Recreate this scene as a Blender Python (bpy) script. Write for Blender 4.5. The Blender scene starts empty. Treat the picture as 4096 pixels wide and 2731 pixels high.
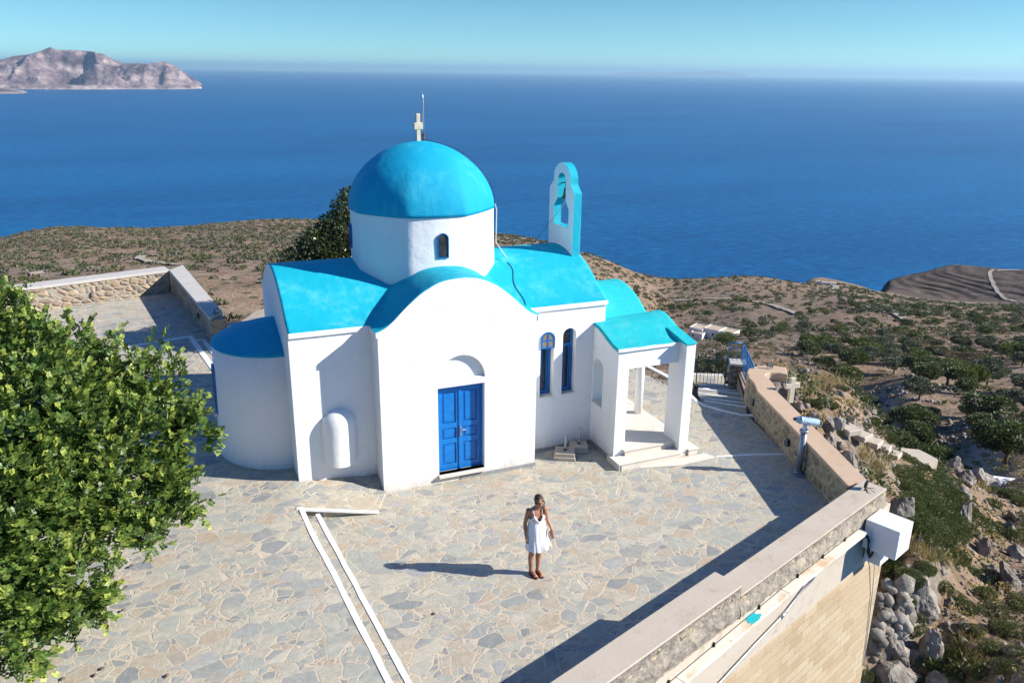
import bpy, bmesh, math, random
import numpy as np
from mathutils import Vector, Matrix, noise
from mathutils.geometry import tessellate_polygon

R = math.radians
scene = bpy.context.scene
col = scene.collection

# ------------------------------------------------------------------ camera
CAM = np.array((-3.623, -15.6914, 8.8449))
RT = np.array((0.9222471, -0.3864314, 0.0114456))
UP = np.array((0.1122125, 0.2959000, 0.9486051))
FW = np.array((0.3699576, 0.8735640, -0.3162563))
cam_data = bpy.data.cameras.new("camera")
cam = bpy.data.objects.new("camera", cam_data)
col.objects.link(cam)
cam.matrix_world = Matrix(((RT[0], UP[0], -FW[0], CAM[0]), (RT[1], UP[1], -FW[1], CAM[1]),
                           (RT[2], UP[2], -FW[2], CAM[2]), (0, 0, 0, 1)))
cam_data.sensor_width = 36.0
cam_data.sensor_fit = 'HORIZONTAL'
cam_data.lens = 28.51
cam_data.clip_start = 0.1
cam_data.clip_end = 400000.0
scene.camera = cam

# ------------------------------------------------------------------ light
SUN_H = Vector((0.880, -0.476, 0)).normalized()
SUN_EL = R(30.5)
SUN_V = Vector((SUN_H.x * math.cos(SUN_EL), SUN_H.y * math.cos(SUN_EL), math.sin(SUN_EL)))
world = bpy.data.worlds.new("World")
scene.world = world
world.use_nodes = True
wn = world.node_tree
wn.nodes.clear()
w_out = wn.nodes.new('ShaderNodeOutputWorld')
w_bg = wn.nodes.new('ShaderNodeBackground')
w_sky = wn.nodes.new('ShaderNodeTexSky')
w_sky.sky_type = 'NISHITA'
w_sky.sun_disc = False
w_sky.sun_elevation = SUN_EL
w_sky.sun_rotation = math.atan2(SUN_H.x, SUN_H.y)
w_sky.altitude = 5000
w_sky.air_density = 1.0
w_sky.dust_density = 0.0
w_sky.ozone_density = 6.0
w_bg.inputs['Strength'].default_value = 0.10
w_tint = wn.nodes.new('ShaderNodeMix')
w_tint.data_type = 'RGBA'; w_tint.blend_type = 'MULTIPLY'; w_tint.inputs[0].default_value = 1.0
w_geo = wn.nodes.new('ShaderNodeTexCoord')
w_sep = wn.nodes.new('ShaderNodeSeparateXYZ')
w_map = wn.nodes.new('ShaderNodeMapRange'); w_map.interpolation_type = 'SMOOTHSTEP'
w_map.inputs['From Min'].default_value = 0.06; w_map.inputs['From Max'].default_value = 0.45
w_grad = wn.nodes.new('ShaderNodeMix'); w_grad.data_type = 'RGBA'
w_grad.inputs[6].default_value = (0.70, 0.86, 0.67, 1)      # clear teal low sky
w_grad.inputs[7].default_value = (0.90, 1.12, 1.30, 1)      # deep blue overhead
wn.links.new(w_geo.outputs['Generated'], w_sep.inputs[0]); wn.links.new(w_sep.outputs[2], w_map.inputs[0])
wn.links.new(w_map.outputs[0], w_grad.inputs[0]); wn.links.new(w_grad.outputs[2], w_tint.inputs[7])
wn.links.new(w_sky.outputs[0], w_tint.inputs[6])
wn.links.new(w_tint.outputs[2], w_bg.inputs['Color'])
wn.links.new(w_bg.outputs[0], w_out.inputs['Surface'])

sun_data = bpy.data.lights.new("sun", 'SUN')
sun_data.energy = 4.6
sun_data.angle = R(0.5)
sun_data.color = (1.0, 0.94, 0.85)
sun = bpy.data.objects.new("sun", sun_data)
col.objects.link(sun)
sun.location = (20, -10, 30)
sun.rotation_euler = (-SUN_V).to_track_quat('-Z', 'Y').to_euler()

scene.view_settings.view_transform = 'Standard'
scene.view_settings.look = 'None'
scene.view_settings.exposure = 0.9
scene.view_settings.gamma = 1.0
scene.view_settings.use_curve_mapping = False
scene.cycles.max_bounces = 6
scene.cycles.diffuse_bounces = 3
scene.cycles.glossy_bounces = 2
scene.cycles.transmission_bounces = 3
scene.cycles.volume_bounces = 0
scene.cycles.transparent_max_bounces = 4
scene.cycles.use_denoising = True
scene.cycles.caustics_reflective = False
scene.cycles.caustics_refractive = False

# ------------------------------------------------------------------ helpers
def ray(px, py):
    d = FW + RT * (px - 2048) / 3243.67 - UP * (py - 1365.5) / 3243.67
    return d

def at_dist(px, py, D):
    d = ray(px, py)
    return CAM + d * (D / math.hypot(d[0], d[1]))

def at_slant(px, py, L):
    d = ray(px, py)
    return CAM + d * (L / np.linalg.norm(d))

def at_z(px, py, z):
    d = ray(px, py)
    return CAM + d * ((z - CAM[2]) / d[2])

def tag(o, label=None, cat=None, group=None, kind=None):
    if label: o["label"] = label
    if cat: o["category"] = cat
    if group: o["group"] = group
    if kind: o["kind"] = kind
    return o

def empty(name, loc=(0, 0, 0), rz=0.0):
    o = bpy.data.objects.new(name, None)
    col.objects.link(o)
    o.location = loc
    o.rotation_euler = (0, 0, rz)
    o.empty_display_size = 0.2
    return o

def attach(o, parent):
    o.parent = parent
    M = Matrix.Translation(parent.location) @ parent.rotation_euler.to_matrix().to_4x4() if parent.type == 'EMPTY' else Matrix()
    p = parent.parent
    if parent.type != 'EMPTY' and p is not None:
        M = Matrix()
    o.matrix_parent_inverse = M.inverted() if parent.type == 'EMPTY' else Matrix()

def link_mesh(name, me, mats, parent=None, local=False):
    o = bpy.data.objects.new(name, me)
    col.objects.link(o)
    for m in (mats if isinstance(mats, (list, tuple)) else [mats]):
        me.materials.append(m)
    if parent is not None:
        if local or parent.type != 'EMPTY':
            o.parent = parent
        else:
            attach(o, parent)
    return o

def mesh_np(name, verts, faces, mats, parent=None, smooth=False, mi=None, local=False):
    verts = np.asarray(verts, dtype=np.float32).reshape(-1, 3)
    me = bpy.data.meshes.new(name)
    faces = np.asarray(faces, dtype=np.int32)
    nf, k = faces.shape
    me.vertices.add(len(verts))
    me.vertices.foreach_set('co', verts.ravel())
    me.loops.add(nf * k)
    me.loops.foreach_set('vertex_index', faces.ravel())
    me.polygons.add(nf)
    me.polygons.foreach_set('loop_start', np.arange(0, nf * k, k, dtype=np.int32))
    if mi is not None:
        me.polygons.foreach_set('material_index', np.asarray(mi, dtype=np.int32))
    me.update(calc_edges=True)
    me.validate()
    if smooth:
        me.polygons.foreach_set('use_smooth', np.ones(nf, dtype=bool))
    return link_mesh(name, me, mats, parent, local)

class MB:
    """collects faces of one mesh"""
    def __init__(s):
        s.v = []; s.f = []; s.m = []; s.sm = []
    def add(s, vs, fs, m=0, smooth=False):
        b = len(s.v)
        s.v += [tuple(map(float, p)) for p in vs]
        for f in fs:
            s.f.append(tuple(b + i for i in f)); s.m.append(m); s.sm.append(smooth)
        return s
    def box(s, x0, x1, y0, y1, z0, z1, m=0):
        vs = [(x0, y0, z0), (x1, y0, z0), (x1, y1, z0), (x0, y1, z0), (x0, y0, z1), (x1, y0, z1), (x1, y1, z1), (x0, y1, z1)]
        return s.add(vs, [(0, 3, 2, 1), (4, 5, 6, 7), (0, 1, 5, 4), (1, 2, 6, 5), (2, 3, 7, 6), (3, 0, 4, 7)], m)
    def obox(s, c, ax, ay, az, hx, hy, hz, m=0):
        c, ax, ay, az = map(Vector, (c, ax, ay, az))
        vs = [c + ax * (hx * i) + ay * (hy * j) + az * (hz * k) for k in (-1, 1) for j in (-1, 1) for i in (-1, 1)]
        return s.add(vs, [(0, 2, 3, 1), (4, 5, 7, 6), (0, 1, 5, 4), (1, 3, 7, 5), (3, 2, 6, 7), (2, 0, 4, 6)], m)
    def slab(s, outline, holes, P, d0, d1, m=0, m_side=None, m_hole=None):
        """flat piece with holes: outline in (a, b), P(a, b, d) -> xyz"""
        m_side = m if m_side is None else m_side
        m_hole = m if m_hole is None else m_hole
        loops = [outline] + list(holes)
        tris = tessellate_polygon([[Vector((a, b, 0)) for a, b in lp] for lp in loops])
        flat = [p for lp in loops for p in lp]
        n = len(flat)
        vs = [P(a, b, d0) for a, b in flat] + [P(a, b, d1) for a, b in flat]
        base = len(s.v)
        s.v += [tuple(map(float, p)) for p in vs]
        for t in tris:
            s.f.append(tuple(base + i for i in t)); s.m.append(m); s.sm.append(False)
            s.f.append(tuple(base + n + i for i in reversed(t))); s.m.append(m); s.sm.append(False)
        k = 0
        for li, lp in enumerate(loops):
            L = len(lp)
            for i in range(L):
                j = (i + 1) % L
                s.f.append((base + k + i, base + k + j, base + n + k + j, base + n + k + i))
                s.m.append(m_side if li == 0 else m_hole); s.sm.append(False)
            k += L
        return s
    def tube(s, pts, r, n=8, m=0, cap=True, smooth=True):
        pts = [Vector(p) for p in pts]
        rs = r if isinstance(r, (list, tuple)) else [r] * len(pts)
        base = len(s.v)
        up = Vector((0, 0, 1))
        prev = None
        for i, p in enumerate(pts):
            t = (pts[min(i + 1, len(pts) - 1)] - pts[max(i - 1, 0)])
            t = t.normalized() if t.length > 1e-9 else Vector((0, 0, 1))
            if prev is None:
                a = t.orthogonal().normalized()
            else:
                a = (prev - t * prev.dot(t))
                a = a.normalized() if a.length > 1e-6 else t.orthogonal().normalized()
            prev = a
            b = t.cross(a)
            for k in range(n):
                an = 2 * math.pi * k / n
                s.v.append(tuple(p + (a * math.cos(an) + b * math.sin(an)) * rs[i]))
        for i in range(len(pts) - 1):
            for k in range(n):
                k2 = (k + 1) % n
                s.f.append((base + i * n + k, base + i * n + k2, base + (i + 1) * n + k2, base + (i + 1) * n + k)); s.m.append(m); s.sm.append(smooth)
        if cap:
            s.f.append(tuple(base + k for k in reversed(range(n)))); s.m.append(m); s.sm.append(False)
            e = base + (len(pts) - 1) * n
            s.f.append(tuple(e + k for k in range(n))); s.m.append(m); s.sm.append(False)
        return s
    def lathe(s, prof, c=(0, 0, 0), n=24, m=0, rf=None, a0=0.0, a1=2 * math.pi, smooth=True, cap=True):
        c = Vector(c); base = len(s.v)
        full = abs(a1 - a0 - 2 * math.pi) < 1e-6
        cols = n if full else n + 1
        for (r, z) in prof:
            for k in range(cols):
                an = a0 + (a1 - a0) * k / n
                rr = rf(an, r, z) if rf else r
                s.v.append((c.x + rr * math.cos(an), c.y + rr * math.sin(an), c.z + z))
        for i in range(len(prof) - 1):
            for k in range(n):
                k2 = (k + 1) % cols
                s.f.append((base + i * cols + k, base + i * cols + k2, base + (i + 1) * cols + k2, base + (i + 1) * cols + k)); s.m.append(m); s.sm.append(smooth)
        if full and cap:
            s.f.append(tuple(base + k for k in reversed(range(cols)))); s.m.append(m); s.sm.append(False)
            e = base + (len(prof) - 1) * cols
            s.f.append(tuple(e + k for k in range(cols))); s.m.append(m); s.sm.append(False)
        return s
    def build(s, name, mats, parent=None, bevel=0.0, fix=True, local=False, segs=2):
        me = bpy.data.meshes.new(name)
        me.from_pydata(s.v, [], s.f)
        me.polygons.foreach_set('material_index', s.m)
        me.polygons.foreach_set('use_smooth', s.sm)
        bm = bmesh.new(); bm.from_mesh(me)
        if fix:
            bmesh.ops.remove_doubles(bm, verts=bm.verts, dist=1e-5)
            bmesh.ops.recalc_face_normals(bm, faces=bm.faces)
        if bevel > 0:
            es = [e for e in bm.edges if len(e.link_faces) == 2 and e.calc_face_angle(0) > R(25)]
            bmesh.ops.bevel(bm, geom=es, offset=bevel, segments=segs, affect='EDGES', profile=0.5, clamp_overlap=True)
        bm.to_mesh(me); bm.free()
        return link_mesh(name, me, mats, parent, local)

def PY(a, b, d): return (a, d, b)      # plane facing -y: (x, z) at depth y
def PX(a, b, d): return (d, a, b)      # plane facing -x: (y, z) at depth x
def PZ(a, b, d): return (a, b, d)

def arch(x0, x1, z0, zs, n=14, rise=None):
    """outline of a round-headed opening"""
    c = (x0 + x1) / 2; r = (x1 - x0) / 2; rise = r if rise is None else rise
    return [(x0, z0), (x1, z0)] + [(c + r * math.cos(math.pi * i / n), zs + rise * math.sin(math.pi * i / n)) for i in range(n + 1)]

def copy_tree(o, parent=None):
    c = o.copy(); col.objects.link(c)
    if parent is not None:
        c.parent = parent
    for ch in [x for x in bpy.data.objects if x.parent == o]:
        copy_tree(ch, c)
    return c
# ------------------------------------------------------------------ materials
class NT:
    def __init__(s, name, rough=0.8, spec=0.3):
        s.m = bpy.data.materials.new(name)
        s.m.use_nodes = True
        s.t = s.m.node_tree
        s.b = s.t.nodes['Principled BSDF']
        s.out = s.t.nodes['Material Output']
        s.b.inputs['Roughness'].default_value = rough
        s.b.inputs['Specular IOR Level'].default_value = spec
        s._pos = None
    def n(s, ty, **kw):
        nd = s.t.nodes.new(ty)
        for k, v in kw.items():
            setattr(nd, k, v)
        return nd
    def put(s, v, sock):
        if isinstance(v, bpy.types.NodeSocket):
            s.t.links.new(v, sock)
        elif isinstance(v, (tuple, list)) and len(v) == 3 and sock.type == 'RGBA':
            sock.default_value = (*v, 1)
        else:
            sock.default_value = v
    def pos(s, scale=None, obj=False):
        if obj:
            p = s.n('ShaderNodeTexCoord').outputs['Object']
        else:
            p = s.n('ShaderNodeNewGeometry').outputs['Position']
        if scale is not None:
            mp = s.n('ShaderNodeMapping')
            s.t.links.new(p, mp.inputs['Vector'])
            mp.inputs['Scale'].default_value = scale if isinstance(scale, tuple) else (scale,) * 3
            p = mp.outputs[0]
        return p
    def noise(s, vec, scale, detail=4, rough=0.55, dist=0.0, col_=False):
        nd = s.n('ShaderNodeTexNoise')
        s.put(vec, nd.inputs['Vector'])
        nd.inputs['Scale'].default_value = scale
        nd.inputs['Detail'].default_value = detail
        nd.inputs['Roughness'].default_value = rough
        nd.inputs['Distortion'].default_value = dist
        return nd.outputs['Color' if col_ else 'Fac']
    def voro(s, vec, scale, feature='F1', out='Distance', rand=1.0):
        nd = s.n('ShaderNodeTexVoronoi', feature=feature)
        s.put(vec, nd.inputs['Vector'])
        nd.inputs['Scale'].default_value = scale
        nd.inputs['Randomness'].default_value = rand
        return nd.outputs[out]
    def math(s, op, a, b=0.0, c=None, clamp=False):
        nd = s.n('ShaderNodeMath', operation=op, use_clamp=clamp)
        s.put(a, nd.inputs[0]); s.put(b, nd.inputs[1])
        if c is not None: s.put(c, nd.inputs[2])
        return nd.outputs[0]
    def step(s, v, lo, hi, a=0.0, b=1.0):
        nd = s.n('ShaderNodeMapRange', interpolation_type='SMOOTHSTEP')
        s.put(v, nd.inputs['Value']); s.put(lo, nd.inputs['From Min']); s.put(hi, nd.inputs['From Max'])
        nd.inputs['To Min'].default_value = a; nd.inputs['To Max'].default_value = b
        return nd.outputs[0]
    def mix(s, f, a, b, mode='MIX'):
        nd = s.n('ShaderNodeMix', data_type='RGBA', blend_type=mode)
        s.put(f, nd.inputs[0]); s.put(a, nd.inputs[6]); s.put(b, nd.inputs[7])
        return nd.outputs[2]
    def ramp(s, f, stops, const=False):
        nd = s.n('ShaderNodeValToRGB')
        cr = nd.color_ramp
        cr.interpolation = 'CONSTANT' if const else 'LINEAR'
        while len(cr.elements) < len(stops):
            cr.elements.new(0.5)
        for e, (p, c) in zip(cr.elements, stops):
            e.position = p; e.color = (*c, 1)
        s.put(f, nd.inputs[0])
        return nd.outputs[0]
    def sep(s, v, k):
        nd = s.n('ShaderNodeSeparateXYZ'); s.put(v, nd.inputs[0]); return nd.outputs[k]
    def bump(s, h, strength=0.3, dist=0.02, prev=None):
        nd = s.n('ShaderNodeBump')
        nd.inputs['Strength'].default_value = strength
        nd.inputs['Distance'].default_value = dist
        s.put(h, nd.inputs['Height'])
        if prev is not None: s.t.links.new(prev, nd.inputs['Normal'])
        s.t.links.new(nd.outputs[0], s.b.inputs['Normal'])
        return nd.outputs[0]
    def base(s, c):
        s.put(c, s.b.inputs['Base Color']); return s
    def rough(s, c):
        s.put(c, s.b.inputs['Roughness']); return s

def simple(name, c, rough=0.7, metal=0.0, var=0.12, scale=6.0, spec=0.3, bump=0.0):
    t = NT(name, rough, spec)
    p = t.pos()
    f = t.noise(p, scale, 5)
    d = tuple(x * (1 - var) for x in c); l = tuple(min(1, x * (1 + var)) for x in c)
    t.base(t.ramp(f, [(0.3, d), (0.7, l)]))
    t.b.inputs['Metallic'].default_value = metal
    if bump > 0:
        t.bump(t.noise(p, scale * 6, 4), bump, 0.01)
    return t.m

def m_plaster(name, base, dirt, amount=0.35, spec=0.25, grime=False):
    t = NT(name, 0.75, spec)
    p = t.pos()
    big = t.noise(p, 1.1, 5, 0.6)
    streak = t.noise(t.pos((5.0, 5.0, 0.6)), 1.0, 4)
    k = t.math('MULTIPLY', t.step(t.math('ADD', t.math('MULTIPLY', big, 0.6), t.math('MULTIPLY', streak, 0.5)), 0.52, 0.78), amount)
    c = t.mix(k, base, dirt)
    c = t.mix(t.step(t.noise(p, 14, 3), 0.62, 0.75, 0, 0.25), c, dirt)
    if grime:
        z = t.sep(p, 2)
        g = t.math('ADD', z, t.math('MULTIPLY', t.math('SUBTRACT', t.noise(t.pos((3.5, 3.5, 1.2)), 1.0, 5, .7), .5), .9))
        c = t.mix(t.step(g, -.10, .42, .55, 0), c, (.46, .40, .31))
        cr = t.voro(t.mix(0.25, p, t.noise(p, 2.5, 4, col_=True), 'ADD'), .55, 'DISTANCE_TO_EDGE')
        c = t.mix(t.math('MULTIPLY', t.step(cr, .0, .006, 1, 0), t.step(t.noise(p, .9, 2), .52, .64, 0, .32)), c, (.45, .43, .40))
    t.base(c)
    b1 = t.bump(t.noise(p, 3.2, 3), 0.35, 0.05)
    b2 = t.bump(t.noise(p, 38, 4, 0.65), 0.28, 0.012, b1)
    t.bump(t.step(t.voro(t.mix(0.12, p, t.noise(p, 3, 3, col_=True)), 2.2, 'DISTANCE_TO_EDGE'), 0.0, 0.008), 0.14, 0.006, b2)
    return t.m

M = {}
M['white'] = m_plaster('white_limewash', (0.80, 0.80, 0.79), (0.62, 0.60, 0.56), 0.30, grime=True)
M['house_white'] = m_plaster('white_house_paint', (0.78, 0.78, 0.76), (0.62, 0.60, 0.56), 0.2)
M['cyan'] = m_plaster('turquoise_roof_paint', (0.002, 0.375, 0.50), (0.075, 0.48, 0.54), 0.75, 0.25)
M['cyan_pale'] = m_plaster('faded_turquoise_roof_paint', (0.010, 0.43, 0.48), (0.09, 0.49, 0.50), 0.6, 0.25)
M['cyan_dome'] = m_plaster('dome_turquoise_paint', (0.001, 0.325, 0.515), (0.05, 0.43, 0.55), 0.7, 0.25)
M['door'] = simple('blue_door_paint', (0.001, 0.165, 0.52), 0.35, var=0.15, spec=0.5)
M['frame'] = simple('blue_window_paint', (0.003, 0.125, 0.38), 0.4, var=0.15, spec=0.5)
M['rail'] = simple('blue_iron_paint', (0.004, 0.14, 0.38), 0.4, var=0.15, spec=0.5)
M['darkiron'] = simple('dark_blue_iron', (0.012, 0.04, 0.13), 0.5, var=0.2)
M['black'] = simple('black_plastic', (0.015, 0.015, 0.016), 0.5)
M['iron'] = simple('rusty_iron', (0.11, 0.06, 0.04), 0.8, var=0.4, scale=30)
M['steel'] = simple('galvanised_steel', (0.42, 0.43, 0.44), 0.4, 0.7, 0.2, 20)
M['bell'] = simple('bronze_bell', (0.14, 0.10, 0.06), 0.45, 0.8, 0.3, 20)
M['bluegrey'] = simple('blue_grey_enamel', (0.26, 0.29, 0.34), 0.35, 0.35, 0.1, 8, 0.5)
M['bluesilver'] = simple('silver_blue_enamel', (0.36, 0.48, 0.64), 0.3, 0.4, 0.08, 8, 0.5)
M['boxwhite'] = simple('white_sheet_metal', (0.74, 0.74, 0.72), 0.5, 0.0, 0.05, 3)
M['cream'] = simple('cream_stone', (0.62, 0.55, 0.42), 0.8, 0.0, 0.12, 9, bump=0.2)
M['lampglass'] = simple('frosted_lamp_glass', (0.34, 0.36, 0.35), 0.3)
M['cable'] = simple('pale_cable', (0.62, 0.62, 0.60), 0.6)
M['bark'] = simple('grey_brown_bark', (0.16, 0.12, 0.085), 0.9, 0, 0.4, 14, bump=0.6)
M['line'] = m_plaster('white_line_paint', (0.80, 0.80, 0.78), (0.50, 0.47, 0.42), 0.5)

def m_glass():
    t = NT('dark_window_glass', 0.12, 0.5)
    t.base(t.ramp(t.noise(t.pos(), 5, 3), [(0.35, (0.02, 0.022, 0.024)), (0.7, (0.07, 0.066, 0.06))]))
    return t.m
M['glass'] = m_glass()
def m_pattern():
    t = NT('patterned_glass', 0.2, 0.5)
    v = t.voro(t.pos(), 55, 'DISTANCE_TO_EDGE')
    t.base(t.ramp(t.step(v, 0.0, 0.25), [(0, (0.42, 0.33, 0.28)), (1, (0.05, 0.028, 0.02))]))
    return t.m
M['pattern'] = m_pattern()

def m_paving():
    t = NT('crazy_paving', 0.72, 0.3)
    p = t.pos()
    w = t.noise(p, 2.3, 2, col_=True)
    vec = t.n('ShaderNodeVectorMath', operation='MULTIPLY_ADD')
    sub = t.n('ShaderNodeVectorMath', operation='SUBTRACT')
    t.put(w, sub.inputs[0]); sub.inputs[1].default_value = (0.5, 0.5, 0.5)
    t.t.links.new(sub.outputs[0], vec.inputs[0]); vec.inputs[1].default_value = (0.22, 0.22, 0.0); t.put(p, vec.inputs[2])
    mp = t.n('ShaderNodeMapping'); t.t.links.new(vec.outputs[0], mp.inputs['Vector'])
    mp.inputs['Rotation'].default_value = (0, 0, R(-18)); mp.inputs['Scale'].default_value = (0.80, 1.12, 0.0)
    q = mp.outputs[0]
    SC, SF = 3.4, 5.6
    dc = t.math('DIVIDE', t.voro(q, SC, 'DISTANCE_TO_EDGE'), SC)
    df = t.math('DIVIDE', t.voro(q, SF, 'DISTANCE_TO_EDGE'), SF)
    cc = t.voro(q, SC, 'F1', 'Color')
    cf = t.voro(q, SF, 'F1', 'Color')
    rc = t.sep(cc, 0)
    whole = t.math('GREATER_THAN', rc, 0.50)
    dsub = t.math('MINIMUM', dc, df)
    d = t.math('ADD', t.math('MULTIPLY', whole, dc), t.math('MULTIPLY', t.math('SUBTRACT', 1.0, whole), dsub))
    idc = t.mix(whole, cf, cc)
    r1, r2, r3 = t.sep(idc, 0), t.sep(idc, 1), t.sep(idc, 2)
    drift = t.noise(p, 0.16, 2)
    key = t.math('ADD', r2, t.math('MULTIPLY', t.math('SUBTRACT', drift, 0.5), 0.5), clamp=True)
    stone = t.ramp(key, [(0.0, (0.235, 0.25, 0.25)), (0.10, (0.30, 0.315, 0.30)), (0.24, (0.355, 0.375, 0.325)), (0.40, (0.41, 0.41, 0.34)),
                         (0.54, (0.46, 0.425, 0.335)), (0.68, (0.43, 0.37, 0.275)), (0.79, (0.45, 0.36, 0.26)), (0.88, (0.51, 0.47, 0.37)), (0.95, (0.36, 0.37, 0.36))], True)
    # grain of each slab runs its own way
    rot = t.n('ShaderNodeVectorRotate', rotation_type='Z_AXIS')
    t.put(p, rot.inputs['Vector']); t.put(t.math('MULTIPLY', r1, 6.28), rot.inputs['Angle'])
    mg = t.n('ShaderNodeMapping'); t.t.links.new(rot.outputs[0], mg.inputs['Vector']); mg.inputs['Scale'].default_value = (2.0, 11.0, 1)
    grain = t.noise(mg.outputs[0], 1.6, 5, 0.65)
    stone = t.mix(t.step(grain, 0.42, 0.72, 0, 0.55), stone, t.mix(0.5, stone, (0.62, 0.53, 0.40)))
    stone = t.mix(t.step(t.noise(p, 7, 5, 0.7), 0.35, 0.65, 0.32, 0.0), stone, (0.16, 0.155, 0.145))
    stone = t.mix(t.math('MULTIPLY', r3, 0.2), stone, (0.50, 0.48, 0.41))
    mort = t.mix(t.noise(p, 5, 4), (0.45, 0.38, 0.28), (0.60, 0.53, 0.42))
    wid = t.math('ADD', 0.0015, t.math('MULTIPLY', t.noise(p, 2.6, 3), 0.0165))
    k = t.step(d, t.math('MULTIPLY', wid, 0.75), wid)
    c = t.mix(k, mort, stone)
    c = t.mix(t.step(t.noise(p, 0.6, 6, 0.65), 0.54, 0.74, 0, 0.55), c, (0.40, 0.31, 0.21))
    c = t.mix(t.step(t.noise(p, 55, 2), 0.70, 0.78, 0, 0.4), c, (0.16, 0.14, 0.12))
    t.base(c)
    h = t.math('ADD', t.math('MULTIPLY', k, 0.5), t.math('ADD', t.math('MULTIPLY', grain, 0.35), t.math('MULTIPLY', r3, 0.2)))
    t.bump(h, 0.7, 0.024)
    return t.m
M['paving'] = m_paving()

def m_rubble(name, scale, stones, mortar, width, zs=1.5, plaster=0.3):
    """rough stone wall with wide pale joints"""
    t = NT(name, 0.85, 0.2)
    p = t.pos((1, 1, zs))
    w = t.noise(p, 3, 3, col_=True)
    q = t.mix(0.10, p, w, 'ADD')
    d = t.voro(q, scale, 'DISTANCE_TO_EDGE')
    idc = t.voro(q, scale, 'F1', 'Color')
    st = t.ramp(t.sep(idc, 0), stones, True)
    st = t.mix(t.noise(p, 9, 5, 0.7), t.mix(0.45, st, (0.05, 0.045, 0.04)), st)
    edge = t.math('ADD', width, t.math('MULTIPLY', t.math('SUBTRACT', t.noise(p, 4, 3), 0.5), plaster))
    k = t.step(d, edge, t.math('ADD', edge, 0.05))
    mo = t.mix(t.noise(p, 6, 4), tuple(x * 0.72 for x in mortar), mortar)
    c = t.mix(k, mo, st)
    c = t.mix(t.step(t.noise(t.pos(), 1.3, 5), 0.55, 0.75, 0, 0.35), c, (0.16, 0.13, 0.10))
    t.base(c)
    b = t.bump(t.math('ADD', t.math('MULTIPLY', t.step(d, 0.0, 0.3), 1.0), t.math('MULTIPLY', t.noise(p, 9, 5), 0.6)), 0.9, 0.05)
    t.bump(t.noise(p, 45, 4), 0.4, 0.01, b)
    return t.m
M['rubble'] = m_rubble('plastered_rubble_wall', 3.4, [(0, (0.30, 0.245, 0.17)), (0.3, (0.38, 0.31, 0.21)), (0.6, (0.44, 0.365, 0.26)), (0.8, (0.33, 0.29, 0.24))], (0.47, 0.385, 0.26), 0.12, 1.3, 0.5)
M['masonry'] = m_rubble('tan_stone_wall', 3.2, [(0, (0.30, 0.24, 0.18)), (0.25, (0.42, 0.31, 0.20)), (0.5, (0.50, 0.39, 0.26)), (0.75, (0.40, 0.29, 0.21))], (0.40, 0.36, 0.30), 0.06, 1.5, 0.15)
M['drystone'] = m_rubble('grey_dry_stone', 4.0, [(0, (0.20, 0.185, 0.165)), (0.4, (0.34, 0.31, 0.27)), (0.7, (0.27, 0.25, 0.225))], (0.12, 0.10, 0.08), 0.03, 1.6, 0.1)

def m_coping(name, a, b, stain, fine=60):
    t = NT(name, 0.8, 0.25)
    p = t.pos()
    c = t.mix(t.noise(p, 1.6, 6, 0.65), a, b)
    c = t.mix(t.step(t.noise(p, 2.7, 6, 0.7), 0.52, 0.72, 0, 0.6), c, stain)
    c = t.mix(t.step(t.noise(p, fine, 3), 0.6, 0.75, 0, 0.35), c, (0.14, 0.11, 0.09))
    t.base(c)
    t.bump(t.noise(p, 28, 5, 0.7), 0.35, 0.012)
    return t.m
M['coping_pink'] = m_coping('pink_concrete_coping', (0.47, 0.33, 0.225), (0.57, 0.43, 0.31), (0.40, 0.29, 0.20))
M['coping_grey'] = m_coping('grey_concrete_coping', (0.44, 0.42, 0.39), (0.54, 0.52, 0.48), (0.35, 0.32, 0.28))
M['coping_pale'] = m_coping('pale_stained_coping', (0.43, 0.365, 0.285), (0.56, 0.495, 0.41), (0.38, 0.28, 0.18))
M['marble'] = m_coping('weathered_marble', (0.58, 0.53, 0.45), (0.72, 0.68, 0.61), (0.46, 0.38, 0.28), 40)
M['concrete'] = m_coping('bare_concrete', (0.44, 0.38, 0.30), (0.56, 0.49, 0.40), (0.30, 0.24, 0.18))

def m_rough_side():
    t = NT('spalled_concrete', 0.95, 0.15)
    p = t.pos()
    n1 = t.noise(p, 6, 6, 0.7)
    v = t.voro(p, 12, 'F1')
    c = t.ramp(n1, [(0.3, (0.17, 0.148, 0.122)), (0.48, (0.28, 0.245, 0.20)), (0.70, (0.42, 0.36, 0.28))])
    c = t.mix(t.step(t.noise(p, 2.2, 3), 0.58, 0.68, 0, 0.5), c, (0.52, 0.44, 0.30))
    t.base(c)
    t.bump(t.math('ADD', n1, t.math('MULTIPLY', v, 0.5)), 0.8, 0.045)
    return t.m
M['rough'] = m_rough_side()

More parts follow.
